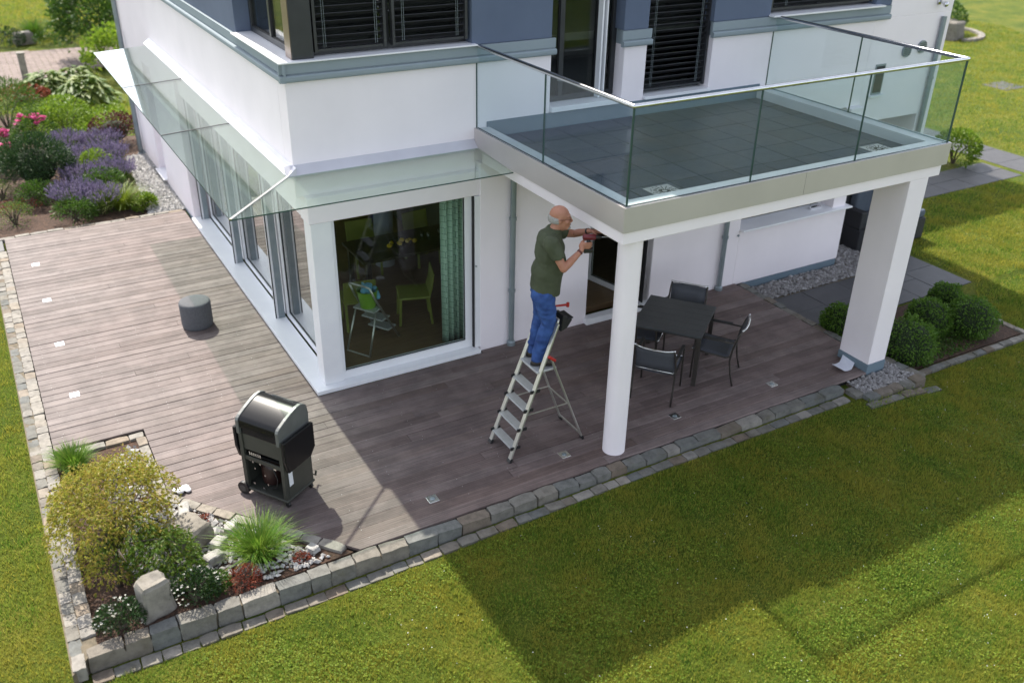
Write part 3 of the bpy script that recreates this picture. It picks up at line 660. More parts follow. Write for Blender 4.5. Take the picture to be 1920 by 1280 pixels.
# upper sills
f_ = MB(); f_.prism([(-.030,.135),(2.40,.135),(2.40,.42),(.24,.42),(.24,2.09),(-.030,2.09)], 4.131, 4.150); usill = f_.build('window_sill', M['wmetal'], house, bevel=.003, seg=1)
f_ = MB(); f_.box(7.14,9.45,.10,.42,4.131,4.155); f_.build('window_sill', M['wmetal'], house, bevel=.003, seg=1)
f_ = MB(); f_.box(5.0,6.16,.155,.50,3.195,3.235); f_.build('window_sill', M['wmetal'], house, bevel=.003, seg=1)
f_ = MB(); f_.box(3.49,4.63,.155,.50,3.195,3.26); f_.build('door_sill', M['wmetal'], house, bevel=.003, seg=1)
# upper windows with venetian blinds
def blinds(parent, x0, x1, y, z0, z1, pitch=.078, tilt=34):
    ct, st = math.cos(R(tilt)), math.sin(R(tilt))
    me = MB().obox((0,0,0), ((1,0,0),(0,ct,-st),(0,st,ct)), ((x1-x0)/2, .040, .0025)).mesh('slat', M['slat'])
    k = 0; z = z0
    while z < z1:
        o = link('slat', me, parent, ((x0+x1)/2, y, z)); z += pitch
    for fx in (.14, .86):
        for d in (-.012, .012): MB().tube([(x0+(x1-x0)*fx+d, y-.042, z0-.02), (x0+(x1-x0)*fx+d, y-.042, z1)], .0022, 5).build('blind_cord', M['zinc'], parent)
    MB().box(x0,x1,y-.03,y+.03,z0-.065,z0-.040).build('bottom_rail', M['slat'], parent)
    for xx in (x0-.002, x1-.030): MB().box(xx,xx+.032,y-.050,y+.020,z0-.07,z1+.1).build('guide_rail', M['slat'], parent)
f_ = MB(); f_.box(.155,.40,.215,.46,4.151,5.6); f_.build('corner_window_post', M['frame'], house, bevel=.008)
f_ = MB(); f_.box(.150,.2,.235,.44,4.152,5.6); f_.build('post_cladding', pmat('bronze_cladding', (.22,.16,.13), None, rough=.3, metal=.4), house)
wn = window(house, 'window', (.40,YU,0), (1,0,0), 1.96, 4.151, 5.6, (0,.16,0), M['frame'], M['glass_win'], .07, .07, (.92,))
blinds(wn, .43, 1.28, .30, 4.27, 5.3); blinds(wn, 1.36, 2.32, .30, 4.27, 5.3)
window(house, 'window', (XU,2.09,0), (0,-1,0), 1.62, 4.151, 5.6, (.19,0,0), M['frame'], M['glass_win'], .07, .07, (.85,))
wn = window(house, 'window', (5.0,YU,0), (1,0,0), 1.15, 3.236, 5.6, (0,.20,0), M['frame'], M['glass_win'], .06, .07)
blinds(wn, 5.02, 6.13, .34, 3.34, 5.4)
wn = window(house, 'window', (7.17,YU,0), (1,0,0), 2.18, 4.156, 5.6, (0,.16,0), M['frame'], M['glass_win'], .06, .07, (1.1,))
blinds(wn, 7.2, 9.3, .30, 4.27, 5.3)
wn = window(house, 'balcony_door', (3.49,YU,0), (1,0,0), 1.14, 3.262, 5.6, (0,.20,0), M['frame'], M['glass_win'], .07, .07, (.28,.86))
MB().box(4.31,4.335,.30,.40,3.27,5.5).build('door_edge', M['wmetal'], wn); MB().box(4.37,4.385,.28,.40,3.27,5.5).build('door_edge', M['wmetal'], wn)
f_ = MB(); f_.bar((3.70,.385,3.55),(3.76,.37,3.54),.02,.02); f_.build('handle', M['steel'], wn)
# downpipes
def pipe(x, y, z0, z1, clips, r=.04):
    p = MB(); p.tube([(x,y,z0),(x,y,z1)], r, 16); o = p.build('downpipe', M['zinc'], house, smooth=True, auto=50)
    for z in clips:
        c = MB(); c.tube([(x,y,z-.02),(x,y,z+.02)], r+.010, 16); c.bar((x,y,z),(x,y+.06,z),.02,.02); c.build('pipe_clip', M['zinc'], o)
    c = MB(); c.tube([(x,y,z0),(x,y,z0+.05),(x,y,z0+.07)], [r+.022,r+.02,r+.004], 16); c.build('pipe_foot', M['zinc'], o)
pipe(2.86,.02,.0,2.71,(.85,1.9)); pipe(6.70,.02,.0,2.71,(.9,))
pipe(10.98,YU-.05,0,3.88,(2.9,)); pipe(-.02,11.75,-.1,7.0,(2.0,),.05)
# vents, little window, lamp on the right wall
for x, z in ((10.27,3.39),(10.63,3.425)):
    v = MB(); v.tube([(x,YU-.001,z),(x,YU-.03,z)], .10, 24); o = v.build('wall_vent', M['zinc'], house)
    v = MB()
    for k in range(5): v.box(x-.075,x+.075,YU-.036,YU-.0305,z-.06+k*.03-.005,z-.06+k*.03+.005)
    v.build('vent_louvre', M['dark'], o)
f_ = MB(); f_.box(9.62,9.85,YU-.012,YU-.001,2.75,3.23); nar = f_.build('narrow_window', M['zinc'], house)
f_ = MB(); f_.box(9.645,9.825,YU-.018,YU-.0125,2.78,3.20); f_.build('pane', M['dark'], nar)
f_ = MB(); f_.box(9.58,9.88,YU-.06,YU-.001,2.715,2.745); f_.build('window_sill', M['wmetal'], nar)
f_ = MB(); f_.box(10.78,10.84,YU-.03,YU-.001,4.07,4.15); f_.tube([(10.81,YU-.03,4.12),(10.81,YU-.12,4.10)], .02); f_.ball((10.81,YU-.14,4.09), .045); f_.build('wall_lamp', M['steel'], house, smooth=True)
# interior shell
i_ = MB(); i_.box(.46,9.0,.41,5.9,-.05,.05); i_.build('interior_floor', M['floor_in'], house)
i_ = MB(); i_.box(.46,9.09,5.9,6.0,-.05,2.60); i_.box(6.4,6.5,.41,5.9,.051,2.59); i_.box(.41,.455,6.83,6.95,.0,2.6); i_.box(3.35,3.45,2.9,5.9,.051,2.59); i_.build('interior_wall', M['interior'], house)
i_ = MB(); i_.box(.46,9.09,.41,5.99,2.601,2.66); i_.build('interior_ceiling', M['ceiling_in'], house)
i_ = MB(); i_.tube([(2.35,3.35,.05),(2.35,3.35,2.6)], .16, 24); i_.build('interior_column', pmat('grey_column', (.30,.31,.34), None, rough=.6), house, smooth=True, auto=50)
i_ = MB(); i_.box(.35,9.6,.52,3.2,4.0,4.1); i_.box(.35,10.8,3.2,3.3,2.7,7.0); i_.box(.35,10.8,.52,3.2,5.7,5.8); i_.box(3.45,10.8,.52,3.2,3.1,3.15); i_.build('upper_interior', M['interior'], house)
i_ = MB(); i_.box(9.45,10.89,2.6,2.7,-.2,2.3); i_.box(9.45,10.89,.52,2.6,2.30,2.36); i_.build('loggia_wall', M['white'], house)
i_ = MB(); i_.box(9.45,10.89,.9,2.59,-.2,-.145); i_.build('loggia_floor', M['slab'], house)
M['beige'] = pmat('beige_curtain', (.42,.33,.24), (.50,.40,.30), 60, .9, bump=.6, bscale=90)
i_ = MB()
pts = [(.42+.02*math.sin(k*1.3), .62+k*.03) for k in range(22)]
i_.add([(x,y,4.16) for x,y in pts]+[(x,y,5.5) for x,y in pts], [(k,k+1,23+k,22+k) for k in range(21)])
i_.build('beige_curtain', M['beige'], house, smooth=True)

# ------------------------------------------------------------------ balcony
bal = empty('balcony', (2.38,-2.99,0), label='balcony with glass railing resting on a round column and a square pillar', cat='balcony')
BO = Vector((2.38,-2.99,0))
def B(mb): mb.v = [(x-BO.x, y-BO.y, z-BO.z) for x,y,z in mb.v]; return mb
X0, X1, Y0, Y1 = 2.383, 7.31, -2.993, .205
s = MB(); s.box(2.42,7.27,-2.955,.07,2.71,2.856); s.box(2.40,7.29,-2.975,.209,2.857,2.95); B(s).build('slab', M['white'], bal, bevel=.006, seg=1)
s = MB(); s.box(X0,4.86,Y0,Y0+.012,2.856,3.128); s.box(4.864,X1,Y0,Y0+.012,2.856,3.128); s.box(X0,X0+.012,Y0+.0125,Y1,2.856,3.128); s.box(X1-.012,X1,Y0+.0125,Y1,2.856,3.128); B(s).build('fascia', M['fascia'], bal, bevel=.003, seg=1)
s = MB(); s.box(X0+.013,X0+.21,Y0+.21,Y1-.002,2.951,3.118); s.box(X1-.21,X1-.013,Y0+.21,Y1-.002,2.951,3.118); s.box(X0+.013,X1-.013,Y0+.013,Y0+.21,2.951,3.119); B(s).build('rim', M['rimgrey'], bal, bevel=.003, seg=1)
s = MB(); s.box(X0+.211,X1-.211,Y0+.211,YU-.03,2.951,2.968); fl_ = B(s).build('balcony_floor', M['dark'], bal)
tx = [X0+.213, 2.98, 3.555, 4.0, 4.45, 4.93, 5.42, 5.90, 6.39, 6.87, X1-.213]; ty = [Y0+.213, -2.235, -1.72, -1.245, -.77, -.30, YU-.032]
for a, b in zip(tx[:-1], tx[1:]):
    for c, d in zip(ty[:-1], ty[1:]):
        s = MB(); s.box(a+.005,b-.005,c+.005,d-.005,2.969,2.990+random.uniform(-.001,.001)); B(s).build('tile', M['tile'], fl_)
M['drain'] = pmat('perforated_drain_plate', (.40,.41,.40), (.50,.50,.48), 20, .45, metal=.3)
for cx_, cy_ in ((3.30,-2.47),(6.66,-2.47)):
    s = MB(); s.box(cx_-.17,cx_+.17,cy_-.17,cy_+.17,2.9915,2.997); dr = B(s).build('drain_plate', M['drain'], bal)
    s = MB()
    for k in range(16):
        t = 2*math.pi*k/16
        for r0, r1 in ((.03,.07),(.085,.125),(.14,.158)):
            s.bar((cx_+r0*math.cos(t),cy_+r0*math.sin(t),2.9985),(cx_+r1*math.cos(t),cy_+r1*math.sin(t),2.9985),.010,.002)
    B(s).build('drain_slots', M['dark'], dr)
GX0, GX1, GY0 = 2.412, 7.281, -2.964; ZG0, ZG1, TG = 3.119, 4.115, .017
def pane(x0, x1, y0, y1):
    s = MB(); s.box(x0,x1,y0,y1,ZG0,ZG1); p = B(s).build('glass_pane', M['glass_rail'], bal)
    h = .0010
    if x1-x0 > y1-y0:
        for xx in (x0, x1): B(MB().box(xx-h,xx+h,y0-h,y1+h,ZG0,ZG1)).build('pane_edge', M['glass_edge'], p)
    else:
        for yy in (y0, y1): B(MB().box(x0-h,x1+h,yy-h,yy+h,ZG0,ZG1)).build('pane_edge', M['glass_edge'], p)
for a, b in ((GX0+.02,4.048),(4.056,5.643),(5.651,GX1-.02)): pane(a, b, GY0, GY0+TG)
for a, b in ((GY0+.004,-1.384),(-1.376,YU-.004)):
    pane(GX0-.001, GX0+TG-.001, a, b); pane(GX1-TG+.001, GX1+.001, a, b)
s = MB(); h = .024
s.tube([(GX0+.008,YU-.002,4.125),(GX0+.008,GY0+.008,4.125)], h, 14); s.tube([(GX0+.008,GY0+.008,4.125),(GX1-.008,GY0+.008,4.125)], h, 14); s.tube([(GX1-.008,GY0+.008,4.125),(GX1-.008,YU-.002,4.125)], h, 14)
for xx in (GX0+.008, GX1-.008): s.ball((xx,GY0+.008,4.125), h)
B(s).build('handrail', M['steel'], bal, smooth=True, auto=40)
s = MB(); s.box(X0+.005,X1-.005,GY0-.012,GY0-.002,3.119,3.132); s.box(GX0-.012,GX0-.003,GY0,YU-.01,3.119,3.132); s.box(GX1+.003,GX1+.012,GY0,YU-.01,3.119,3.132); B(s).build('glazing_channel', M['steel'], bal)
s = MB(); s.box(X0+.02,X1-.02,GY0+TG+.002,GY0+TG+.010,3.1195,3.128); s.box(GX0+TG+.002,GX0+TG+.01,GY0+.04,YU-.01,3.1195,3.128); B(s).build('glazing_seal', M['dark'], bal)
s = MB(); s.lathe([(.128,.001),(.132,.004),(.132,2.709)], (2.656,-2.776,0), 40); B(s).build('round_column', M['white'], bal, smooth=True, auto=40)
s = MB(); s.box(6.75,7.085,-2.950,-2.446,.11,2.7095); pil = B(s).build('square_pillar', M['white'], bal, bevel=.008)
s = MB(); s.box(6.742,7.093,-2.958,-2.438,-.12,.1095); B(s).build('pillar_base', M['slate'], pil, bevel=.006)

# ------------------------------------------------------------------ glass canopy
can = empty('glass_canopy', (-.96,-.79,2.84), label='frosted green glass canopy wrapping the ground floor corner', cat='canopy')
CO = Vector((-.96,-.79,2.84))
def Cc(mb): mb.v = [(x-CO.x, y-CO.y, z-CO.z) for x,y,z in mb.v]; return mb
def canz(d): return 2.840+.045*(1-d)     # d: 0 at the wall, 1 at the outer edge
def cpane(a, b, c, d):
    """four corners a,b (outer) c,d (inner) each (x,y,z)"""
    t = .014; vs = [a,b,c,d]+[(x,y,z+t) for x,y,z in (a,b,c,d)]
    m_ = MB().add(vs, [(0,3,2,1),(4,5,6,7),(0,1,5,4),(1,2,6,5),(2,3,7,6),(3,0,4,7)]); p = Cc(m_).build('canopy_pane', M['glass_can'], can)
    return p
zi, zo = 2.886, 2.836
xi, yi, xo, yo = -.068, .098, -.962, -.792
gp = .006
cuts = [yo, 2.60, 5.46, 8.34]
for k in range(3):
    y0_, y1_ = cuts[k]+(gp if k else 0), cuts[k+1]-gp
    if k == 0: cpane((xo,y0_+.010,zo),(xo,y1_,zo),(xi,y1_,zi),(xi,yi+.010,zi))
    else: cpane((xo,y0_,zo),(xo,y1_,zo),(xi,y1_,zi),(xi,y0_,zi))
cpane((xo+.012,yo,zo),(2.378,yo,zo),(2.378,yi,zi),(xi+.012,yi,zi))
s = MB(); s.bar((xo,yo,zo+.018),(xi,yi,zi+.018),.03,.012); Cc(s).build('corner_bead', M['steel'], can)
Cc(MB().box(xo,2.378,yo-.003,yo-.0005,zo,zo+.014)).build('pane_edge', M['glass_edge'], can); Cc(MB().box(xo-.003,xo-.0005,yo,8.334,zo,zo+.014)).build('pane_edge', M['glass_edge'], can)
for y in cuts[1:3]: Cc(MB().bar((xo,y,zo+.010),(xi,y,zi+.010),.016,.014)).build('joint_seal', M['frame'], can)
# ------------------------------------------------------------------ remeshed bodies
def remesh(mb, name, mat, parent, voxel=.008, smooth=2, fac=.5):
    me = mb.mesh(name+'_src', mat); o = bpy.data.objects.new(name+'_src', me); COL.objects.link(o)
    m = o.modifiers.new('r', 'REMESH'); m.mode = 'VOXEL'; m.voxel_size = voxel; m.use_smooth_shade = True
    if smooth:
        sm = o.modifiers.new('s', 'SMOOTH'); sm.iterations = smooth; sm.factor = fac
    dg = bpy.context.evaluated_depsgraph_get(); dg.update()
    nm = bpy.data.meshes.new_from_object(o.evaluated_get(dg)); nm.name = name
    bpy.data.objects.remove(o); bpy.data.meshes.remove(me)
    nm.materials.clear(); nm.materials.append(mat)
    nm.polygons.foreach_set('use_smooth', [True]*len(nm.polygons)); nm.update()
    return link(name, nm, parent)

def wrinkle(o, amp, sc, st=(1,1,1), seed=0, hem=None):
    from mathutils import noise as mn
    nr = [v_.normal.copy() for v_ in o.data.vertices]
    for v_, nn in zip(o.data.vertices, nr):
        q = Vector((v_.co.x*st[0], v_.co.y*st[1], v_.co.z*st[2]))*sc+Vector((seed,seed*2,0))
        v_.co += nn*(amp*(1-2*abs(mn.noise(q)))+amp*.5*mn.noise(q*2.1))*(1 if hem is None else min(1, max(.12, (v_.co.z-hem)/.12)))
    o.data.update(); return o
# ------------------------------------------------------------------ step ladder
M['alu'] = pmat('aluminium', (.55,.54,.50), (.62,.61,.57), 14, .35, metal=.85)
M['alustep'] = pmat('ribbed_aluminium_tread', (.50,.51,.52), (.58,.59,.60), 20, .45, metal=.5)
M['red'] = pmat('red_plastic', (.42,.02,.015), None, rough=.4)
LO = Vector((1.95,-2.17,0)); lad = empty('step_ladder', LO, label='aluminium step ladder with red hinges under the man', cat='ladder')
def Lm(mb): mb.v = [(x-LO.x, y-LO.y, z-LO.z) for x,y,z in mb.v]; return mb
def frx(z): return 1.452+.378*z
def yn(z): return -2.405+.030*z
def yf_(z): return -1.950-.025*z
for yy, nm in ((yn,'near'),(yf_,'far')):
    s = MB(); s.bar((frx(.0),yy(0),.02),(frx(1.63),yy(1.63),1.63),.022,.058,(0,1,0)); Lm(s).build('front_rail', M['alu'], lad, bevel=.004)
    s = MB(); s.bar((2.452,yy(0)+(.0 if nm=='near' else .02),.02),(1.995,yy(1.2),1.2),.02,.038,(0,1,0)); Lm(s).build('rear_leg', M['alu'], lad, bevel=.004)
    s = MB(); s.bar((frx(.0)-.008,yy(0),0),(frx(.05),yy(.05),.05),.032,.07,(0,1,0)); Lm(s).build('rubber_foot', M['skin_dark'], lad, bevel=.004)
    s = MB(); s.bar((2.462,yy(0)+(.0 if nm=='near' else .02),0),(2.44,yy(.05)+(.0 if nm=='near' else .02),.05),.03,.052,(0,1,0)); Lm(s).build('rubber_foot', M['skin_dark'], lad, bevel=.004)
    s = MB(); s.bar((1.93,yy(1.25)-.012,1.27),(2.03,yy(1.2)-.012,1.19),.034,.075,(0,1,0)); Lm(s).build('hinge', M['red'], lad, bevel=.012)
    s = MB(); s.bar((frx(.56),yy(.56),.56),(2.24,yy(.56),.56),.008,.014,(0,1,0)); Lm(s).build('spreader', M['alu'], lad)
for z in (.185,.410,.635,.860):
    x = frx(z); s = MB(); s.box(x-.055,x+.055,yn(z)+.014,yf_(z)-.014,z-.022,z); st = Lm(s).build('tread', M['alustep'], lad, bevel=.004)
    s = MB()
    for k in range(5): s.box(x-.046+k*.02,x-.040+k*.02,yn(z)+.02,yf_(z)-.02,z+.0005,z+.003)
    Lm(s).build('tread_rib', M['alu'], st)
    for yy in (yn(z)-.014, yf_(z)+.014): Lm(MB().box(x-.06,x+.065,yy-.006,yy+.006,z-.028,z+.008)).build('tread_cap', M['skin_dark'], st)
s = MB(); s.box(1.815,2.075,yn(1.05)+.014,yf_(1.05)-.014,1.050,1.078); Lm(s).build('platform', M['alustep'], lad, bevel=.005)
s = MB(); s.tube([(frx(1.63),yn(1.63),1.63),(frx(1.66)+.01,yn(1.63)+.02,1.66),(frx(1.66)+.01,yf_(1.63)-.02,1.66),(frx(1.63),yf_(1.63),1.63)], .014, 10); Lm(s).build('hoop', M['alu'], lad, smooth=True)
s = MB(); s.bar((2.445,yn(0)+.02,.06),(2.445,yf_(0),.06),.014,.02); s.bar((2.23,yn(.6),.56),(2.23,yf_(.6),.56),.012,.016); Lm(s).build('rear_crossbar', M['alu'], lad)
# tool pouch and hammer on the ladder top
pch = empty('tool_pouch', (2.215,-2.19,1.56), label='black tool pouch hanging at the ladder top before the man\'s knee', cat='pouch')
s = MB(); s.extrude([(-.05,-.10),(.035,-.07),(.10,.02),(.085,.07),(.045,.05),(.02,.09),(-.03,.10)], (0,-.09,0), (1,0,0), (0,0,1), (0,1,0), .18); s.build('pouch_body', M['skin_dark'], pch, bevel=.012)
s = MB(); s.box(.03,.105,-.10,.10,.045,.06); s.build('pouch_flap', pmat('black_nylon', (.02,.02,.022), None, rough=.7), pch, bevel=.006)
hm = empty('hammer', (2.24,-2.20,1.755), label='red-handled tool sticking out beside the man\'s knee', cat='tool')
s = MB(); s.tube([(-.20,0,.018),(-.02,0,-.004),(.05,0,-.012)], [.012,.013,.014], 10); s.build('grip', M['red'], hm, smooth=True)
s = MB(); s.tube([(.052,-.002,-.040),(.056,.0,.012)], [.018,.018], 10); s.build('tool_head', M['red'], hm, bevel=.004)

# ------------------------------------------------------------------ person
M['skin'] = pmat('tanned_skin', (.37,.165,.105), (.42,.20,.135), 18, .55, spec=.4)
M['shirt'] = pmat('olive_cotton', (.052,.062,.034), (.066,.078,.044), 9, .9, bump=.5, bscale=14)
M['jeans'] = pmat('blue_denim', (.014,.042,.165), (.032,.085,.27), 9, .85, bump=.5, bscale=13)
M['hair'] = pmat('grey_hair', (.24,.23,.22), (.36,.35,.34), 90, .8)
M['shoe'] = pmat('dark_leather_shoe', (.045,.035,.028), (.07,.055,.04), 30, .6)
M['sole'] = pmat('black_rubber_sole', (.02,.018,.016), None, rough=.8)
PO = Vector((0,0,1.08)); MA = math.atan2(-.475,.88); MC = Vector((2.0,-2.15,1.08)); man = empty('person', MC, MA, label='bald grey-haired man in olive T-shirt and jeans drilling from the ladder', cat='person')
def Pm(mb): mb.v = [(x-PO.x, y-PO.y, z-PO.z) for x,y,z in mb.v]; return mb
def V(*a): return Vector(a)
hipR, hipL = V(.010,-.095,1.965), V(.0,.095,1.97)
kneR, kneL = V(.055,-.105,1.60), V(-.010,.110,1.60)
ankR, ankL = V(-.045,-.100,1.185), V(-.085,.100,1.185)
pel, wai, che, upc, nek = V(.010,0,2.0), V(.030,0,2.16), V(.050,0,2.43), V(.045,0,2.565), V(.080,0,2.665)
hed = V(.150,0,2.812)
shR, shL = V(.050,-.188,2.590), V(.085,.180,2.585)
elR, wrR = V(.185,-.250,2.335), V(.372,-.150,2.500)
elL, wrL = V(.330,.265,2.525), V(.470,.085,2.630)
DL = V(.450,-.070,2.530)
def G(x, y, z): return DL+V(x-2.503, y+2.222, z-2.43)
def hscale(b, i0=0): b.v[i0:] = [tuple(hed+(Vector(p)-hed)*1.10) for p in b.v[i0:]]; return b
tilt = Matrix.Rotation(R(12), 3, 'Y')
def skin_body():
    b = MB()
    # head: cranium, face, jaw, nose, ears, brow
    b.ball(hed+V(-.012,0,.028), (.098,.076,.094), tilt, 20, 14); b.ball(hed+V(.030,0,-.035), (.066,.060,.098), tilt, 18, 12)
    b.ball(hed+V(.055,0,-.090), (.038,.042,.034), tilt); b.ball(hed+V(.070,0,-.062), (.030,.036,.030), tilt)
    b.ball(hed+V(.102,0,-.030), (.020,.014,.018)); b.cap(hed+V(.082,0,.020), .012, hed+V(.104,0,-.026), .014)
    b.ball(hed+V(.072,0,.028), (.024,.052,.014)); b.cap(hed+V(.084,-.02,-.068), .008, hed+V(.084,.02,-.068), .008)
    for sy in (-1, 1):
        b.ball(hed+V(-.012,sy*.074,-.010), (.018,.010,.032), Matrix.Rotation(R(-12),3,'Y')); b.ball(hed+V(.058,sy*.042,-.032), (.026,.020,.024))
    hscale(b)
    b.cap(nek+V(-.01,0,-.03), .062, hed+V(-.018,0,-.06), .058)
    # torso
    b.ball(pel, (.125,.165,.13)); b.ball(wai, (.125,.155,.14)); b.ball(che, (.125,.170,.18)); b.ball(upc, (.105,.165,.10))
    # arms
    for sh, el, wr in ((shR,elR,wrR),(shL,elL,wrL)):
        b.ball(sh, .066); b.cap(sh, .058, el, .043); b.cap(el, .042, (el*.65+wr*.35), .043); b.cap((el*.65+wr*.35), .043, wr, .027)
    # legs
    for h_, k_, a_ in ((hipR,kneR,ankR),(hipL,kneL,ankL)):
        b.cap(h_, .085, k_, .056); b.cap(k_, .054, (k_*.65+a_*.35), .056); b.cap((k_*.65+a_*.35), .055, a_, .036)
        b.cap(a_, .036, a_+V(.01,0,-.06), .04); b.cap(a_+V(-.03,0,-.07), .03, a_+V(.13,0,-.075), .026)
    # right hand closed round the drill grip (grip axis through (2.503,-2.222,2.43) going down)
    pr = G(2.440,-2.268,2.448); b.ball(pr, (.046,.026,.040), Matrix.Rotation(R(-25),3,'Y') @ Matrix.Rotation(R(24),3,'Z')); b.cap(wrR, .027, pr, .030)
    for k, (z, l) in enumerate(((2.468,.0),(2.448,.004),(2.428,.002),(2.410,-.004))):
        a0 = G(2.468,-2.272,z+.004); a1 = G(2.515+l,-2.258,z); a2 = G(2.537+l,-2.226,z-.003); a3 = G(2.515+l,-2.198,z-.005)
        r_ = (.0105,.0108,.0100,.0090)[k]; b.cap(a0, r_, a1, r_*.97); b.cap(a1, r_*.97, a2, r_*.93); b.cap(a2, r_*.93, a3, r_*.85)
    t0, t1, t2 = G(2.430,-2.252,2.475), G(2.462,-2.212,2.486), G(2.500,-2.198,2.482); b.cap(t0,.014,t1,.0115); b.cap(t1,.0115,t2,.0095)
    # left hand flat, reaching forward over the drill, fingers spread a little
    pl = V(.535,.055,2.640); b.ball(pl, (.050,.040,.020), Matrix.Rotation(R(8),3,'Y')); b.cap(wrL, .026, pl, .022)
    for k, (dy, dz, l) in enumerate(((-.034,-.012,.062),(-.012,.004,.076),(.011,.008,.072),(.032,.004,.056))):
        a0 = pl+V(.036,dy*.85,dz*.4); a1 = a0+V(l*.52,dy*.22,.008+dz*.4); a2 = a1+V(l*.32,dy*.10,-.010); a3 = a2+V(l*.24,dy*.04,-.016)
        b.cap(a0,.0105,a1,.0098); b.cap(a1,.0098,a2,.0090); b.cap(a2,.0090,a3,.0080)
    t0, t1, t2 = pl+V(-.022,-.030,-.006), pl+V(.014,-.064,-.020), pl+V(.046,-.076,-.034); b.cap(t0,.014,t1,.0115); b.cap(t1,.0115,t2,.0092)
    return b
remesh(Pm(skin_body()), 'body', M['skin'], man, .0055, 3, .45)
b = MB(); b.lathe([(.152,0),(.156,.004),(.156,.034),(.152,.038)], n=28); b.v = [(.012+x, y*1.16, 1.972+z-.05*x) for x,y,z in b.v]
Pm(b).build('belt', M['skin_dark'], man, smooth=True)
# T-shirt: torso, hem, sleeves
def shirt():
    b = MB()
    b.ball(upc+V(-.005,0,.01), (.128,.185,.105), None, 20, 14); b.ball(che, (.160,.192,.22), None, 20, 14); b.ball(che+V(.015,0,-.12), (.166,.184,.22), None, 20, 14); b.ball(wai+V(0,0,.04), (.168,.184,.20), None, 20, 14)
    b.lathe([(.10,0),(1,0),(1,.30),(.1,.30)], n=28)          # straight lower part, scaled below
    o = len(b.v)-4*28
    for i in range(o, len(b.v)):
        x, y, z = b.v[i]; t = z/.30; fx = .166-.012*t; fy_ = .182-.010*t
        cx_ = .015+.02*t; zz = 1.975+.305*t
        zz += (1-t)*(-.045*(x)+.004*math.sin(3*math.atan2(y,x)))
        b.v[i] = (cx_+x*fx, y*fy_, zz)
    b.cap(nek+V(-.02,0,-.045), .088, nek+V(.0,0,-.02), .078)
    for sh, el, f in ((shR,elR,.60),(shL,elL,.58)):
        e_ = sh.lerp(el, f); b.ball(sh+V(0,0,-.005), .086); b.tube([sh, sh.lerp(el,f*.5), e_], [.083,.078,.074], 16)
    return b
wrinkle(remesh(Pm(shirt()), 'shirt', M['shirt'], man, .007, 9, .5), .011, 7, (1,.8,.75), 3, hem=.90)
def jeans():
    b = MB(); b.ball(pel+V(.0,0,.0), (.150,.176,.12), None, 20, 12); b.ball(pel+V(-.045,-.075,-.06), (.105,.095,.105)); b.ball(pel+V(-.045,.075,-.06), (.105,.095,.105))
    for h_, k_, a_ in ((hipR,kneR,ankR),(hipL,kneL,ankL)):
        mid = k_.lerp(a_, .35); m2 = k_.lerp(a_, .75)
        b.tube([h_+V(0,0,.03), h_+V(.0,0,-.06), h_.lerp(k_,.55), k_, mid, m2, a_+V(0,0,.0), a_+V(.005,0,-.035)], [.10,.114,.099,.084,.080,.072,.073,.076], 18)
        for k in range(3): b.ball(a_+V(.01,0,.01+k*.035), (.074,.072,.012))
        b.ball(k_+V(.03,0,0), (.058,.066,.055))
    return b
wrinkle(remesh(Pm(jeans()), 'jeans', M['jeans'], man, .007, 3, .5), .010, 8, (.8,.8,1.5), 9)
for a_ in (ankR, ankL):
    b = MB(); b.cap(a_+V(-.035,0,-.055), .046, a_+V(.05,0,-.058), .044); b.cap(a_+V(.05,0,-.060), .044, a_+V(.150,0,-.072), .032); b.ball(a_+V(-.02,0,-.015), (.058,.050,.045))
    sh_ = remesh(Pm(b), 'shoe', M['shoe'], man, .007, 3, .5)
    b = MB(); b.tube([a_+V(-.075,0,-.099), a_+V(-.04,0,-.099)], [.02,.04], 14); b.v = []; b.f = []; b.m = []
    ol = [(-.085,-.02),(-.06,-.040),(0,-.042),(.06,-.040),(.13,-.046),(.175,-.030),(.188,0),(.175,.030),(.13,.046),(.06,.040),(0,.042),(-.06,.040),(-.085,.02)]
    b.prism([(a_.x+x, a_.y+y) for x,y in ol], 1.0795, a_.z-.083); Pm(b).build('sole', M['sole'], sh_, bevel=.005)
# hair fringe round the back and sides, beard stubble, glasses, wrist bands
b = MB()
for sy in (-1, 1):
    for k in range(7):
        t = k/6; ang = R(178-80*t); b.ball(hed+V(-.016+.086*math.cos(ang), sy*.068*math.sin(ang), .000-.012*t), (.022,.016,.044-.010*t), None, 10, 7)
remesh(Pm(hscale(b)), 'hair', M['hair'], man, .005, 2, .5)
b = MB(); b.ball(hed+V(.080,0,-.100), (.024,.034,.020)); b.ball(hed+V(.093,0,-.066), (.012,.028,.008))
remesh(Pm(hscale(b)), 'beard', M['hair'], man, .005, 1, .5)
b = MB()
for sy in (-1, 1):
    c = hed+V(.100,sy*.031,-.002); pts = [c+V(-.004*abs(math.sin(2*math.pi*k/16)),.026*math.cos(2*math.pi*k/16),.017*math.sin(2*math.pi*k/16)) for k in range(17)]
    b.tube(pts, .0022, 6, cap=False); b.tube([c+V(-.002,sy*.026,.006), hed+V(.04,sy*.080,.006), hed+V(-.02,sy*.082,.004)], .0024, 6)
b.tube([hed+V(.104,-.006,.002), hed+V(.106,0,.005), hed+V(.104,.006,.002)], .002, 6)
Pm(hscale(b)).build('glasses', M['red'] if False else pmat('brown_spectacle_frame', (.10,.03,.02), None, rough=.3), man, smooth=True)
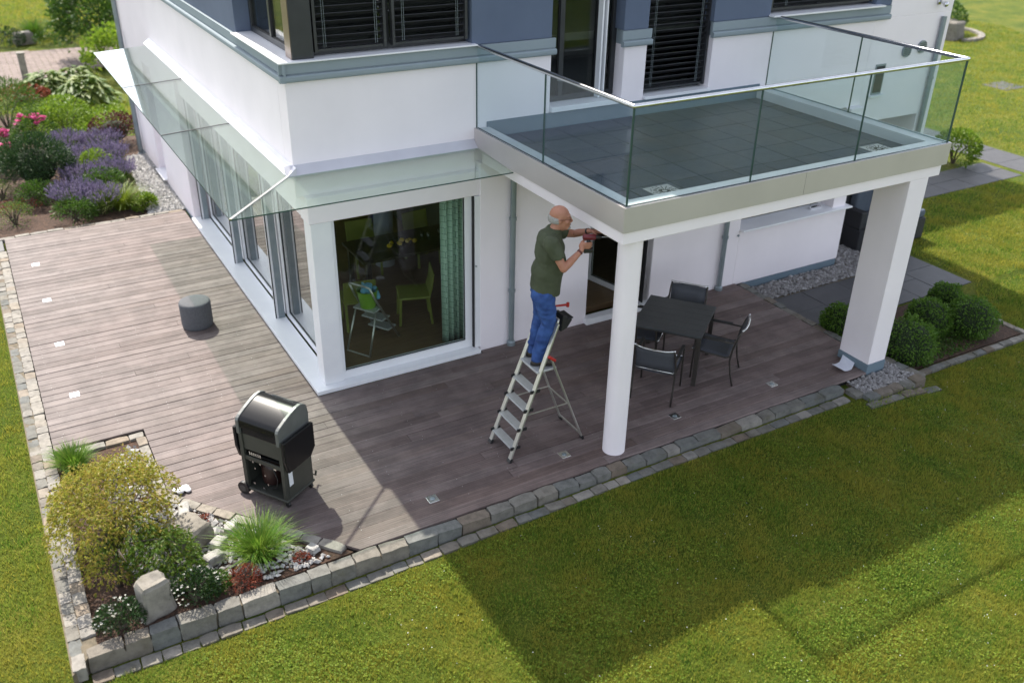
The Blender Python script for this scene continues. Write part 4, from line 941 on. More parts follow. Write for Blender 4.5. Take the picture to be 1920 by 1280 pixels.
for a0, a1, m_ in ((elR,wrR,pmat('brown_wrist_band', (.10,.02,.015), None, rough=.6)), (elL,wrL,M['skin_dark'])):
    d = (a1-a0).normalized(); c = a1-d*.02; b = MB(); b.tube([c-d*.011, c+d*.011], .0325, 18, cap=False); b.tube([c-d*.011, c+d*.011], .0300, 18, cap=False); Pm(b).build('wrist_band', m_, man, smooth=True)
# cordless drill in the right hand
DO = MC+Matrix.Rotation(MA, 3, 'Z') @ (DL-PO); dr = empty('cordless_drill', DO, MA, label='dark red and black cordless drill in the man\'s hand', cat='drill')
M['drillred'] = pmat('dark_red_drill_shell', (.12,.010,.018), (.15,.014,.022), 20, .4)
b = MB(); b.tube([(-.062,0,.095),(-.052,0,.095),(.02,0,.094),(.065,0,.094),(.078,0,.094)], [.020,.030,.033,.032,.026], 16); b.build('motor_housing', M['drillred'], dr, smooth=True, auto=50)
b = MB(); b.tube([(.079,0,.094),(.100,0,.094),(.126,0,.094),(.140,0,.094)], [.022,.023,.020,.010], 16); b.build('chuck', M['skin_dark'], dr, smooth=True, auto=50)
b = MB(); b.tube([(.14,0,.094),(.205,0,.094)], .004, 8); b.build('drill_bit', M['steel'], dr)
b = MB(); b.tube([(.004,0,.075),(.0,0,.02),(-.006,0,-.035)], [.022,.019,.021], 14); b.build('grip', M['skin_dark'], dr, smooth=True)
b = MB(); b.obox((.006,0,-.058), ((1,0,.08),(0,1,0),(-.08,0,1)), (.052,.032,.022)); b.build('battery', M['skin_dark'], dr, bevel=.006)

# ------------------------------------------------------------------ gas grill (seen from its back)
M['enamel'] = pmat('black_enamel', (.009,.009,.010), None, rough=.24, spec=.22)
M['castalu'] = pmat('grey_cast_end', (.13,.135,.13), (.16,.165,.16), 8, .45, metal=.3)
M['olive'] = pmat('dark_olive_sheet', (.032,.034,.028), (.042,.044,.036), 5, .5)
gr = empty('gas_grill', (-1.005,-1.64,0), math.atan2(.84,-.54), label='black gas grill on wheels with folded side shelves on the deck', cat='grill')
b = MB(); b.box(-.30,.30,-.235,.235,.075,.105); b.build('base_tray', M['olive'], gr, bevel=.012)
for x in (-.265, .265):
    for y in (-.20, .20):
        b = MB(); b.box(x-.025,x+.025,y-.02,y+.02,.105,.80); b.build('cabinet_post', M['olive'], gr, bevel=.004)
b = MB(); b.box(-.292,-.284,-.18,.18,.106,.70); b.box(.284,.292,-.18,.18,.106,.70); b.build('side_panel', M['olive'], gr)
b = MB(); b.box(-.24,.24,-.212,-.204,.106,.74); b.build('door_panel', M['enamel'], gr)
b = MB(); b.box(-.24,.24,.196,.206,.60,.80); b.build('back_panel', M['olive'], gr, bevel=.003)
b = MB(); b.box(-.24,.24,.196,.214,.470,.520); b.build('cross_rail', M['olive'], gr, bevel=.003)
b = MB(); b.box(-.24,.24,-.19,.19,.535,.545); b.build('drip_tray', M['enamel'], gr)
b = MB(); b.lathe([(.02,.11),(.11,.115),(.118,.16),(.118,.32),(.09,.37),(.03,.39),(.03,.43)], (.08,0,0), 24); b.build('gas_bottle', pmat('dark_gas_bottle', (.03,.012,.010), None, rough=.4), gr, smooth=True, auto=50)
b = MB(); b.tube([(.08,.03,.43),(.03,.10,.46),(-.06,.14,.40),(-.12,.15,.28),(-.10,.15,.16),(-.02,.15,.125)], .007, 8); b.build('gas_hose', M['skin_dark'], gr, smooth=True)
b = MB()
for x, y, z, w_s in ((.20,.19,.455,.012),(.16,.192,.44,.006),(.06,.192,.44,.006),(.14,.192,.36,.005),(.01,.192,.31,.006),(.18,.19,.15,.012),(-.02,.192,.20,.006),(.05,.19,.125,.012),(-.14,.19,.44,.016)):
    b.box(x-w_s,x+w_s,y,y+.003,z-.008,z+.012)
b.build('glinting_fittings', M['steel'], gr)
b = MB()
for k in range(6): b.box(.02+k*.028,.034+k*.028,.209,.212,.545,.585)
b.build('vent_slots', M['steel'], gr)
b = MB(); b.box(-.245,.245,-.215,.215,.80,.875); b.build('firebox', M['enamel'], gr, bevel=.008)
# lid: arched section pulled along the width
prof = [(-.235,.88),(-.240,.97),(-.225,1.06),(-.19,1.115),(-.14,1.140),(-.08,1.138),(0,1.115),(.10,1.072),(.185,1.028),(.215,1.006),(.230,.975),(.230,.88)]
prof = [(y, .88+(z-.88)*.86) for y, z in prof]
b = MB(); b.extrude(prof, (-.245,0,0), (0,1,0), (0,0,1), (1,0,0), .49); b.build('lid', M['enamel'], gr, smooth=True, auto=50)
big = [(y*1.05, .88+(z-.88)*1.05) for y, z in prof]
for x0 in (-.285, .245):
    b = MB(); b.extrude([(-.25,.80)]+big+[(.24,.80)], (x0,0,0), (0,1,0), (0,0,1), (1,0,0), .04); b.build('end_casting', M['castalu'], gr, bevel=.006)
b = MB(); b.tube([(-.22,-.285,1.00),(.22,-.285,1.00)], .014, 12); b.bar((-.2,-.285,1.00),(-.2,-.22,1.00),.02,.02); b.bar((.2,-.285,1.00),(.2,-.22,1.00),.02,.02); b.build('lid_handle', M['skin_dark'], gr, smooth=True)
for sx in (-1, 1):
    b = MB(); b.extrude([(-.24,.86),(.235,.86),(.235,.62),(.20,.47),(-.16,.47),(-.24,.56)], (sx*.325-.02,0,0), (0,1,0), (0,0,1), (1,0,0), .04); b.build('side_shelf', M['enamel'], gr, bevel=.008)
    b = MB(); b.box(min(sx*.286,sx*.306),max(sx*.286,sx*.306),-.2,.2,.80,.84); b.build('shelf_hinge', M['castalu'], gr)
b = MB(); b.box(-.2965,-.2930,.105,.165,.26,.455); b.build('sticker', pmat('white_label', (.72,.73,.76), (.62,.63,.66), 120, .6, stretch=(1,1,3)), gr)
for y in (-.225, .225):
    b = MB(); b.tube([(.305,y-.022,.075),(.305,y-.020,.075),(.305,y+.020,.075),(.305,y+.022,.075)], [.055,.075,.075,.055], 24); wh = b.build('wheel', M['skin_dark'], gr, smooth=True, auto=40)
    b = MB(); b.tube([(.305,y-.026,.075),(.305,y+.026,.075)], .040, 20); b.build('wheel_hub', pmat('grey_hub', (.06,.06,.058), None, rough=.6), wh)
for y in (-.19, .19):
    b = MB(); b.tube([(-.265,y-.014,.028),(-.265,y+.014,.028)], .028, 16); b.box(-.28,-.25,y-.018,y+.018,.05,.076); b.build('caster', M['skin_dark'], gr)
b = MB(); b.bar((-.25,-.26,.13),(-.25,-.30,.09),.02,.012); b.bar((-.25,-.30,.09),(-.25,-.315,.14),.02,.012); b.build('caster_brake', M['olive'], gr)

# ------------------------------------------------------------------ pouf
M['pouf'] = pmat('charcoal_fabric', (.085,.088,.098), (.105,.108,.118), 40, .85, bump=.3, bscale=220)
pf = empty('pouf', (-.88,2.70,0), label='round charcoal fabric pouf on the sunny deck', cat='pouf')
b = MB(); b.lathe([(.205,.0),(.214,.012),(.220,.05),(.220,.340)], n=48); b.build('pouf_body', M['pouf'], pf, smooth=True, auto=45)
b = MB(); b.lathe([(.2205,.3405),(.2205,.372),(.212,.390),(.190,.399),(.10,.402),(.01,.402)], n=48); b.build('pouf_top', M['pouf'], pf, smooth=True, auto=60)
b = MB(); b.lathe([(.2215,.337),(.2235,.340),(.2215,.343)], n=48); b.build('seam_piping', M['pouf'], pf, smooth=True)

# ------------------------------------------------------------------ patio table and chairs
M['bronze'] = pmat('dark_bronze_tube', (.055,.048,.044), (.07,.062,.056), 9, .4, metal=.5)
M['sling'] = pmat('dark_grey_sling_mesh', (.060,.064,.078), (.075,.080,.095), 90, .7)
M['tabletop'] = pmat('anthracite_slat_top', (.045,.048,.052), (.056,.060,.064), 6, .5)
TA = math.atan2(-.788, .616)
tb = empty('patio_table', (4.53,-1.475,0), TA, label='square dark grey patio table under the balcony', cat='table')
b = MB()
b.box(-.46,.46,-.485,.485,.700,.712); b.build('table_underframe', M['bronze'], tb)
for k in range(6):
    y0_ = -.485+k*.97/6; b = MB(); b.box(-.46,.46,y0_+.0015,y0_+.97/6-.0015,.713,.740); b.build('table_board', M['tabletop'], tb, bevel=.002, seg=1)
for x in (-.425, .425):
    for y in (-.45, .45):
        b = MB(); b.box(x-.028,x+.028,y-.028,y+.028,0,.699); b.build('leg', M['bronze'], tb, bevel=.004)
def patio_chair():
    r = empty('patio_chair')
    for s_ in (-1, 1):
        x = s_*.265
        b = MB(); b.tube([(x,.26,0),(x,.255,.30),(x,.245,.56),(x,.225,.61),(x,.17,.632),(x,-.05,.63),(x,-.26,.625)], .0125, 10); b.build('front_leg', M['bronze'], r, smooth=True)
        b = MB(); b.tube([(x,-.30,0),(x,-.255,.16),(x,-.225,.36),(x,-.245,.55),(x*.97,-.30,.74),(x*.95,-.335,.815)], .0125, 10); b.build('back_leg', M['bronze'], r, smooth=True)
        b = MB(); b.tube([(x*.96,.27,.435),(x*.96,.10,.415),(x*.96,-.17,.395),(x*.96,-.222,.42)], .011, 8); b.build('seat_rail', M['bronze'], r, smooth=True)
        b = MB(); b.box(x-.022,x+.022,-.14,.20,.640,.655); b.build('armrest', M['skin_dark'], r, bevel=.006)
        b = MB(); b.ball((x*.95,-.338,.822), .0155); b.build('end_cap', M['steel'], r, smooth=True)
    b = MB(); b.tube([(-.252,-.335,.818),(-.14,-.362,.806),(0,-.370,.802),(.14,-.362,.806),(.252,-.335,.818)], .0125, 10); b.build('top_rail', M['steel'], r, smooth=True)
    b = MB(); b.tube([(-.262,.272,.436),(.262,.272,.436)], .0115, 10); b.build('front_rail', M['steel'], r, smooth=True)
    b = MB(); b.tube([(-.258,-.232,.45),(.258,-.232,.45)], .011, 10); b.build('lower_back_rail', M['steel'], r, smooth=True)
    def sheet2(prof, nm):
        b = MB(); n = len(prof); xs_ = [-.245,-.12,0,.12,.245]
        vs = []
        for y, z in prof:
            for x in xs_: sag = .018*(1-(x/.245)**2); vs.append((x, y-(.02*(1-(x/.245)**2) if nm == 'back_sling' else 0), z-(sag if nm == 'seat_sling' else 0)))
        fs = [(i*5+j, i*5+j+1, (i+1)*5+j+1, (i+1)*5+j) for i in range(n-1) for j in range(4)]
        b.add(vs, fs); o = b.build(nm, M['sling'], r, smooth=True); sd = o.modifiers.new('s','SOLIDIFY'); sd.thickness = .005
    sheet2([(.270,.445),(.15,.428),(0,.412),(-.14,.404),(-.20,.415)], 'seat_sling')
    sheet2([(-.232,.46),(-.248,.56),(-.285,.69),(-.330,.80)], 'back_sling')
    return r
ch0 = patio_chair()
u = Vector((.616,-.788,0)); v = Vector((-.785,-.62,0)); tc = Vector((4.53,-1.475,0))
specs = [(tc+u*.60, -u, 'grey sling patio chair at the table side facing the square pillar'),
         (tc+v*.80, -v, 'grey sling patio chair pulled out, its back to the lawn beside the round column'),
         (tc-v*.55, v, 'grey sling patio chair behind the table by the white wall'),
         (tc-u*.42, u, 'grey sling patio chair pushed under the table, half hidden by the round column')]
for k, (pos, face, lb) in enumerate(specs):
    o = ch0 if k == 0 else copy_tree(ch0)
    o.location = pos; o.rotation_euler = (0,0,math.atan2(face.y, face.x)-math.pi/2); tag(o, lb, 'chair', 'patio chairs round the table')

# ------------------------------------------------------------------ paper, cloth
b = MB(); n = 9
vs = []
for i in range(n):
    t = i/(n-1)
    for j in range(3):
        x = -.20+.40*t; y = -.10+.10*j; vs.append((x+.03*j, y+.06*abs(t-.5), .012+.05*abs(t-.5)**2*4+.01*j*t))
b.add(vs, [(i*3+j,(i+1)*3+j,(i+1)*3+j+1,i*3+j+1) for i in range(n-1) for j in range(2)])
pp = b.build('paper_leaflet', pmat('white_paper', (.74,.76,.84), (.68,.70,.80), 30, .7), smooth=False, loc=(6.58,-2.72,0), rotz=.35); sd = pp.modifiers.new('s','SOLIDIFY'); sd.thickness = .003
tag(pp, 'open white paper leaflet lying at the foot of the square pillar', 'paper')
b = MB(); r0 = random.Random(3)
for k in range(7): b.ball((r0.uniform(-.07,.07), r0.uniform(-.04,.04), .018+r0.uniform(0,.02)), (r0.uniform(.03,.055), r0.uniform(.02,.04), r0.uniform(.015,.025)))
cl = remesh(b, 'crumpled_cloth', pmat('white_cotton_cloth', (.68,.68,.70), (.74,.74,.76), 30, .9, bump=.5, bscale=60), None, .008, 2); cl.location = (-1.95,-1.16,.001)
tag(cl, 'crumpled white cloth on the deck beside the maple', 'cloth')

# ------------------------------------------------------------------ outdoor sofa in the loggia
sf = empty('outdoor_sofa', (10.35,.20,-.145), label='dark woven outdoor sofa with blue-grey cushions behind the square pillar', cat='sofa')
M['wicker'] = pmat('dark_wicker', (.020,.021,.024), (.032,.033,.037), 60, .7, bump=.6, bscale=160)
M['cushion'] = pmat('blue_grey_cushion', (.075,.095,.125), (.09,.11,.14), 30, .9)
b = MB(); b.prism([(-.15,.10),(.0,.0),(1.5,.0),(1.5,.75),(-.15,.75)], 0, .40); b.build('sofa_base', M['wicker'], sf, bevel=.02)
b = MB(); b.box(-.15,1.5,.60,.75,.401,.95); b.build('sofa_back', M['wicker'], sf, bevel=.02)
b = MB(); b.box(-.15,.0,.12,.599,.401,.72); b.build('sofa_arm', M['wicker'], sf, bevel=.02)
b = MB(); b.box(.02,1.48,.02,.59,.402,.55); b.build('seat_cushion', M['cushion'], sf, bevel=.04, seg=3)
b = MB(); b.box(.02,1.48,.42,.595,.56,1.02); b.build('back_cushion', M['cushion'], sf, bevel=.05, seg=3)

# ------------------------------------------------------------------ dining room behind the bay window
M['lime'] = pmat('lime_moulded_plastic', (.19,.215,.032), (.22,.245,.04), 4, .45)
M['darkwood'] = pmat('dark_table_wood', (.035,.028,.024), (.05,.04,.034), 4, .35)
dt = empty('dining_table', (2.45,2.40,.05), label='dark dining table inside, behind the bay window', cat='table')
b = MB(); b.box(-1.0,.85,-.45,.45,.70,.74); b.build('table_top', M['darkwood'], dt, bevel=.005)
for x in (-.9,.75):
    for y in (-.38,.38):
        b = MB(); b.box(x-.035,x+.035,y-.035,y+.035,0,.699); b.build('leg', M['darkwood'], dt)
def dchair():
    r = empty('dining_chair')
    b = MB(); b.box(-.23,.23,-.22,.24,.42,.455); b.build('seat', M['lime'], r, bevel=.012)
    b = MB(); b.extrude([(-.22,.456),(-.26,.62),(-.285,.80),(-.268,.80),(-.243,.62),(-.203,.456)], (-.23,0,0), (0,1,0), (0,0,1), (1,0,0), .46); b.build('backrest', M['lime'], r, bevel=.006)
    for x in (-.20,.20):
        for y, dy in ((-.19,-.05),(.21,.02)):
            b = MB(); b.bar((x,y+dy,0),(x,y,.419),.036,.036,(0,1,0)); b.build('leg', M['lime'], r, bevel=.005)
    return r
d0 = dchair()
for k, (x, y, a, lb) in enumerate(((1.95,1.30,R(72),'lime green dining chair just inside the bay window, next to the curtain'),(1.17,1.55,R(-10),'lime green dining chair inside, behind the green bucket'),(1.95,3.20,R(175),'lime green dining chair on the far side of the indoor table, left of the column'),(2.95,3.15,R(184),'lime green dining chair on the far side of the indoor table, right of the column'))):
    o = d0 if k == 0 else copy_tree(d0); o.location = (x,y,.05); o.rotation_euler = (0,0,a); tag(o, lb, 'chair', 'lime green dining chairs indoors')
M['lemon'] = pmat('yellow_lemon_skin', (.62,.42,.02), (.70,.50,.04), 20, .45)
bw = MB(); bw.lathe([(.05,0),(.10,.01),(.17,.05),(.175,.052),(.10,.018),(.02,.012)], n=28); bo = bw.build('fruit_bowl', M['skin_dark'], None, smooth=True, loc=(2.22,2.33,.79)); tag(bo, 'dark shallow bowl of lemons on the indoor dining table', 'bowl')
lm = MB(); lm.ball((0,0,0), (.045,.034,.034), None, 14, 10); lm.tube([(.04,0,0),(.054,0,0)], [.012,.004], 8); lme = lm.mesh('lemon', M['lemon'], True)
for k, (dx, dy, dz) in enumerate(((-.20,-.02,.035),(-.14,.05,.035),(-.05,-.06,.06),(.02,.02,.07),(.09,-.03,.06),(.16,.04,.035),(.22,-.01,.035))):
    o = link('lemon', lme, None, (2.22+dx, 2.33+dy, .79+dz)); o.rotation_euler = (0,0,k*1.1); tag(o, 'yellow lemon among the fruit on the indoor dining table', 'lemon', 'lemons on the dining table')
M['glassware'] = glassmat('clear_glassware', (.92,.95,.94), 1.5, 1.0, .05)
for k, (x, y) in enumerate(((2.62,2.42),(2.70,2.36),(2.92,2.42))):
    b = MB(); b.lathe([(.030,0),(.034,.002),(.036,.11),(.033,.11),(.031,.012),(.004,.012)], n=20); o = b.build('drinking_glass', M['glassware'], None, smooth=True, loc=(x,y,.79))
    tag(o, 'clear tumbler glass on the indoor dining table near the curtain', 'glass', 'tumblers on the dining table')
# curtain
def curtain_mat():
    m, t, out = newmat('mint_check_curtain'); p = N(t, 'ShaderNodeBsdfPrincipled', Roughness=.9); po = pos_out(t)
    br = N(t, 'ShaderNodeTexBrick', Scale=1.0); br.inputs['Brick Width'].default_value = .11; br.inputs['Row Height'].default_value = .085; br.inputs['Mortar Size'].default_value = .003; br.offset = .5
    br.inputs['Color1'].default_value = (.46,.62,.51,1); br.inputs['Color2'].default_value = (.50,.66,.55,1); br.inputs['Mortar'].default_value = (.10,.17,.14,1)
    sw = t.nodes.new('ShaderNodeSeparateXYZ'); cb = t.nodes.new('ShaderNodeCombineXYZ'); t.links.new(po, sw.inputs[0]); t.links.new(sw.outputs[0], cb.inputs[0]); t.links.new(sw.outputs[2], cb.inputs[1]); t.links.new(cb.outputs[0], br.inputs['Vector'])
    t.links.new(br.outputs[0], p.inputs['Base Color']); t.links.new(p.outputs[0], out.inputs[0]); return m
b = MB(); n = 40
pts = [(1.98+.42*k/(n-1)+.012*math.cos(k*.9), .36+.045*math.sin(k*.8)) for k in range(n)]
b.add([(x,y,.07) for x,y in pts]+[(x,y,2.45) for x,y in pts], [(k,k+1,n+k+1,n+k) for k in range(n-1)])
cu = b.build('curtain', curtain_mat(), None, smooth=True); sd = cu.modifiers.new('s','SOLIDIFY'); sd.thickness = .004
cu.data.transform(Matrix.Translation((-2.19,-.40,-.07))); cu.location = (2.19,.40+.06,.07)
tag(cu, 'mint green curtain with dark check lines inside the bay window', 'curtain')
# folding step stool with bucket
SA = math.atan2(.38, .62); sr = empty('step_stool', (1.12,.88,.05), SA, label='metal folding step stool inside the bay window carrying a green bucket', cat='step stool')
for y in (-.19, .19):
    b = MB(); b.tube([(-.34,y,0),(-.12,y*.9,.56)], .013, 10); b.build('rear_leg', M['alu'], sr, smooth=True)
    b = MB(); b.tube([(.36,y,0),(-.12,y*.9,.78),(-.22,y*.88,.98)], .015, 10); b.build('front_leg', M['alu'], sr, smooth=True)
b = MB(); b.tube([(-.22,-.167,.98),(-.235,-.10,1.0),(-.235,.10,1.0),(-.22,.167,.98)], .014, 10); b.build('handle_hoop', M['alu'], sr, smooth=True)
for x, z in ((.24,.20),(.11,.40),(-.06,.60)):
    b = MB(); b.box(x-.11,x+.08,-.175,.175,z-.014,z+.010); b.build('tread', M['alustep'], sr, bevel=.005)
b = MB(); b.tube([(-.34,-.19,.01),(-.34,.19,.01)], .011, 8); b.build('crossbar', M['alu'], sr)
M['bucket'] = pmat('lime_plastic_bucket', (.16,.34,.02), (.19,.38,.03), 6, .4)
bk = empty('bucket', (1.07,.85,.05+.611), label='lime green plastic bucket standing on the indoor step stool', cat='bucket')
b = MB(); b.lathe([(.10,0),(.105,.002),(.138,.24),(.146,.245),(.146,.255),(.134,.25),(.100,.012),(.01,.010)], n=32); b.build('bucket_body', M['bucket'], bk, smooth=True, auto=50)
b = MB(); b.tube([(.14*math.cos(t), .155*math.sin(t)*1.0, .22-.10*abs(math.sin(t))) for t in [math.pi*k/12-0 for k in range(13)]], .004, 6); b.build('bucket_handle', M['steel'], bk, smooth=True)
b = MB(); r0 = random.Random(5)
for k in range(9): b.ball((r0.uniform(-.06,.06), r0.uniform(-.05,.05), .25+r0.uniform(-.02,.06)), (r0.uniform(.03,.05),)*3)
b.cap((.12,.02,.24), .035, (.155,.02,.10), .04); b.cap((-.03,.0,.30), .03, (-.06,.0,.36), .02)
cw = remesh(b, 'cleaning_cloth', pmat('blue_cleaning_cloth', (.12,.34,.50), (.20,.45,.60), 30, .9), None, .010, 2); cw.location = (1.07,.85,.661)
tag(cw, 'blue cleaning cloth stuffed in the green bucket indoors', 'cloth')
# ------------------------------------------------------------------ vegetation
def unit(a): return a/np.maximum(np.linalg.norm(a, axis=1, keepdims=True), 1e-9)
def leaf_quads(P, D, L, Wd, droop=.15, fold=.0):
    n = len(P); D = unit(D); rv = rng.normal(size=(n,3)); S = unit(np.cross(D, rv)); L = np.broadcast_to(L, (n,))[:,None]; Wd = np.broadcast_to(Wd, (n,))[:,None]
    dz = np.zeros((n,3)); dz[:,2] = -1
    mid = P+D*L*.5; tip = P+D*L+dz*L*droop
    return np.stack([P, mid+S*Wd*.5, tip, mid-S*Wd*.5], 1).reshape(-1,3)
def clump_points(n, rad, clumps=24, spread=.28, shell=.75, zmin=-.35):
    c = unit(rng.normal(size=(clumps*3,3))); c = c[c[:,2] > zmin][:clumps]; c = c*rng.uniform(shell,1.0,(len(c),1))
    k = rng.integers(0, len(c), n); p = c[k]+rng.normal(scale=spread, size=(n,3))
    l = np.linalg.norm(p, axis=1); p = p/np.maximum(l,1.08)[:,None]*1.08
    return p*np.array(rad), unit(p+rng.normal(scale=.5, size=(n,3))+np.array([0,0,.25]))
def shrub(name, label, cat, loc, rad, n, L, Wd, mat, stem=True, clumps=24, spread=.28, shell=.7, group=None, lift=.85, droop=.15, core=None, stemmat=None):
    r = empty(name, loc, label=label, cat=cat, group=group)
    P, D = clump_points(n, rad, clumps, spread, shell); P[:,2] += rad[2]*lift
    Ls = L*rng.uniform(.6,1.3,n); V_ = leaf_quads(P, D, Ls, Wd/L*Ls, droop)
    V_[:,2] = np.maximum(V_[:,2], .004)
    link('foliage', npmesh('foliage', V_, 4, mat), r)
    if stem:
        b = MB()
        for k in range(7):
            t = 2*math.pi*k/7+.3; b.tube([(0.02*math.cos(t),.02*math.sin(t),0),(rad[0]*.25*math.cos(t),rad[1]*.25*math.sin(t),rad[2]*.7),(rad[0]*.6*math.cos(t),rad[1]*.6*math.sin(t),rad[2]*1.25)], [.018*max(1,rad[2]),.012*max(1,rad[2]),.004], 6)
        b.build('stem', stemmat or M['bark'], r)
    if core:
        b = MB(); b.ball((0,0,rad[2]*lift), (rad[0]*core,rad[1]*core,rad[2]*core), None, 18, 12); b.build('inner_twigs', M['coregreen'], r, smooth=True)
    return r
def tuft(name, label, cat, loc, n, length, width, mat, spread=.12, lean=1.0, group=None, extra=None):
    r = empty(name, loc, label=label, cat=cat, group=group); vs = []; fs = []
    for k in range(n):
        a = random.uniform(0, 2*math.pi); q = random.random()**.6; x, y = spread*q*math.cos(a), spread*q*math.sin(a); l = length*random.uniform(.6,1.15)
        ln = lean*(.25+.9*q)*random.uniform(.7,1.2); da = a+random.uniform(-.5,.5); dx, dy = math.cos(da), math.sin(da); sx, sy = -dy*width/2, dx*width/2; o = len(vs)
        for t, wf in ((0,1),(.45,.9),(.8,.55)):
            h = l*(t-.42*ln*t*t); d = l*ln*.75*t*t+l*.1*t
            vs += [(x+dx*d-sx*wf, y+dy*d-sy*wf, max(h,.003)), (x+dx*d+sx*wf, y+dy*d+sy*wf, max(h,.003))]
        h = l*(1-.42*ln); d = l*ln*.75+l*.1; vs.append((x+dx*d, y+dy*d, max(h,.003)))
        fs += [(o,o+1,o+3,o+2),(o+2,o+3,o+5,o+4),(o+4,o+5,o+6)]
    me = bpy.data.meshes.new('blades'); me.from_pydata(vs, [], fs); me.materials.append(mat); link('blades', me, r)
    return r
def flower_heads(parent, P, s, mat, name='flower', petals=6, flat=.5):
    P = np.asarray(P); out = []
    for k in range(petals):
        a = 2*np.pi*k/petals+rng.uniform(0,1,len(P)); d = np.stack([np.cos(a),np.sin(a),np.full(len(P),flat)],1); out.append(leaf_quads(P, d, s, s*.75, .1))
    o = link(name, npmesh(name, np.concatenate(out), 4, mat), parent); o['kind'] = 'stuff'; return o
M['bark'] = pmat('brown_bark', (.060,.045,.033), (.11,.085,.065), 25, .9, bump=.8, bscale=60)
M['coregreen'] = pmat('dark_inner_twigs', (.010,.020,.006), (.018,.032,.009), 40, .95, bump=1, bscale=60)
M['box'] = leafmat('boxwood_leaf', [(.055,.130,.016),(.090,.185,.024),(.135,.235,.034),(.075,.155,.020)], .5, .4)
M['grass_g'] = leafmat('ornamental_grass', [(.060,.165,.012),(.095,.21,.020),(.15,.255,.03),(.21,.28,.045)], .5, .4)
M['grass_y'] = leafmat('golden_sedge', [(.10,.17,.015),(.16,.23,.02),(.24,.29,.035)], .5, .4)
M['maple'] = leafmat('sunlit_maple_leaf', [(.18,.23,.024),(.29,.30,.038),(.38,.35,.065),(.38,.26,.062),(.20,.25,.026)], .5, .5)  # upper maple leaves, coloured as lit by the sun
M['maple_shade'] = leafmat('shaded_maple_leaf', [(.060,.125,.012),(.085,.165,.018),(.12,.19,.024),(.16,.17,.026)], .5, .4)  # lower leaves of the same tree, with their shade put into the colour
M['midgreen'] = leafmat('mid_green_leaf', [(.035,.085,.012),(.055,.120,.016),(.085,.150,.022)], .5, .35)
M['limeleaf'] = leafmat('lime_leaf', [(.10,.19,.014),(.15,.24,.02),(.20,.28,.03),(.085,.165,.014)], .5, .45)
M['darkgreen'] = leafmat('dark_green_leaf', [(.014,.038,.010),(.022,.055,.014),(.035,.075,.018)], .5, .25)
M['pine'] = leafmat('pine_needle', [(.012,.040,.012),(.020,.060,.016),(.050,.095,.022)], .55, .2)
M['hosta'] = leafmat('hosta_leaf', [(.055,.115,.018),(.10,.175,.028),(.19,.235,.06),(.045,.10,.016)], .5, .35)
M['lav'] = leafmat('lavender_spike', [(.115,.095,.175),(.17,.14,.24),(.23,.195,.29)], .8, .3)
M['lavleaf'] = leafmat('lavender_leaf', [(.050,.095,.022),(.085,.14,.030),(.12,.175,.040)], .7, .35)
M['purple'] = leafmat('purple_leaf', [(.045,.010,.014),(.075,.018,.020),(.11,.03,.03)], .5, .3)
M['redleaf'] = leafmat('red_coral_leaf', [(.14,.028,.018),(.22,.05,.03),(.28,.09,.045)], .5, .3)
M['pink'] = leafmat('pink_petal', [(.62,.10,.28),(.72,.18,.38),(.55,.07,.22)], .6, .3)
M['whitef'] = leafmat('white_petal_cluster', [(.62,.61,.54),(.72,.72,.68),(.66,.62,.50)], .7, .2)
M['stemg'] = pmat('green_stem', (.05,.09,.02), None, rough=.8)
M['rock'] = stone_mat('weathered_limestone', (.22,.20,.17), (.25,.23,.20), (.20,.185,.16))

# Japanese maple over the planting bed
mp = empty('japanese_maple', (-2.80,-2.30,-.04), label='small golden-green Japanese maple with spreading crown in the corner bed', cat='tree')
b = MB(); b.tube([(0,0,0),(.01,.02,.2),(.05,.08,.42),(.12,.22,.60)], [.030,.026,.022,.016], 9)
for tx_, ty_, tz in ((-.35,.35,.62),(-.20,.75,.72),(.25,.80,.74),(.55,.45,.66),(.45,-.10,.48),(.10,-.30,.50),(-.30,.05,.55),(.55,.85,.60),(.25,1.35,.54),(-.1,1.25,.52)):
    b.tube([(.04,.07,.40),(tx_*.45+.02,ty_*.45+.04,.40+(tz-.4)*.8),(tx_,ty_,tz)], [.016,.010,.003], 6)
b.build('trunk', M['bark'], mp, smooth=True)
def maple_layer(nm, mat, lobes, n):
    Ps = []; Ds = []
    for (x, y, z, rx, ry, rz, w_) in lobes:
        k = int(n*w_); a = rng.uniform(0,2*np.pi,k); q = np.sqrt(rng.uniform(0,1,k)); q = np.where(rng.random(k) < .35, q**.5, q)
        px = x+rx*q*np.cos(a); py = y+ry*q*np.sin(a); q = q*rng.uniform(.85,1.15,k); pz = z+rz*(1-q**2)+rng.normal(scale=.045,size=k)-.10*q**3+.05*np.sin(px*17+2)*np.sin(py*15)
        Ps.append(np.stack([px,py,pz],1)); Ds.append(np.stack([np.cos(a)+rng.normal(scale=.6,size=k), np.sin(a)+rng.normal(scale=.6,size=k), rng.normal(scale=.3,size=k)-.25],1))
    P = np.concatenate(Ps); D = np.concatenate(Ds); L = rng.uniform(.022,.048,len(P))
    # each leaf is a fan of three narrow fingers
    out = [leaf_quads(P, D+rng.normal(scale=.45,size=D.shape), L, L*.32, .2) for _ in range(3)]
    link(nm, npmesh(nm, np.concatenate(out), 4, mat), mp)
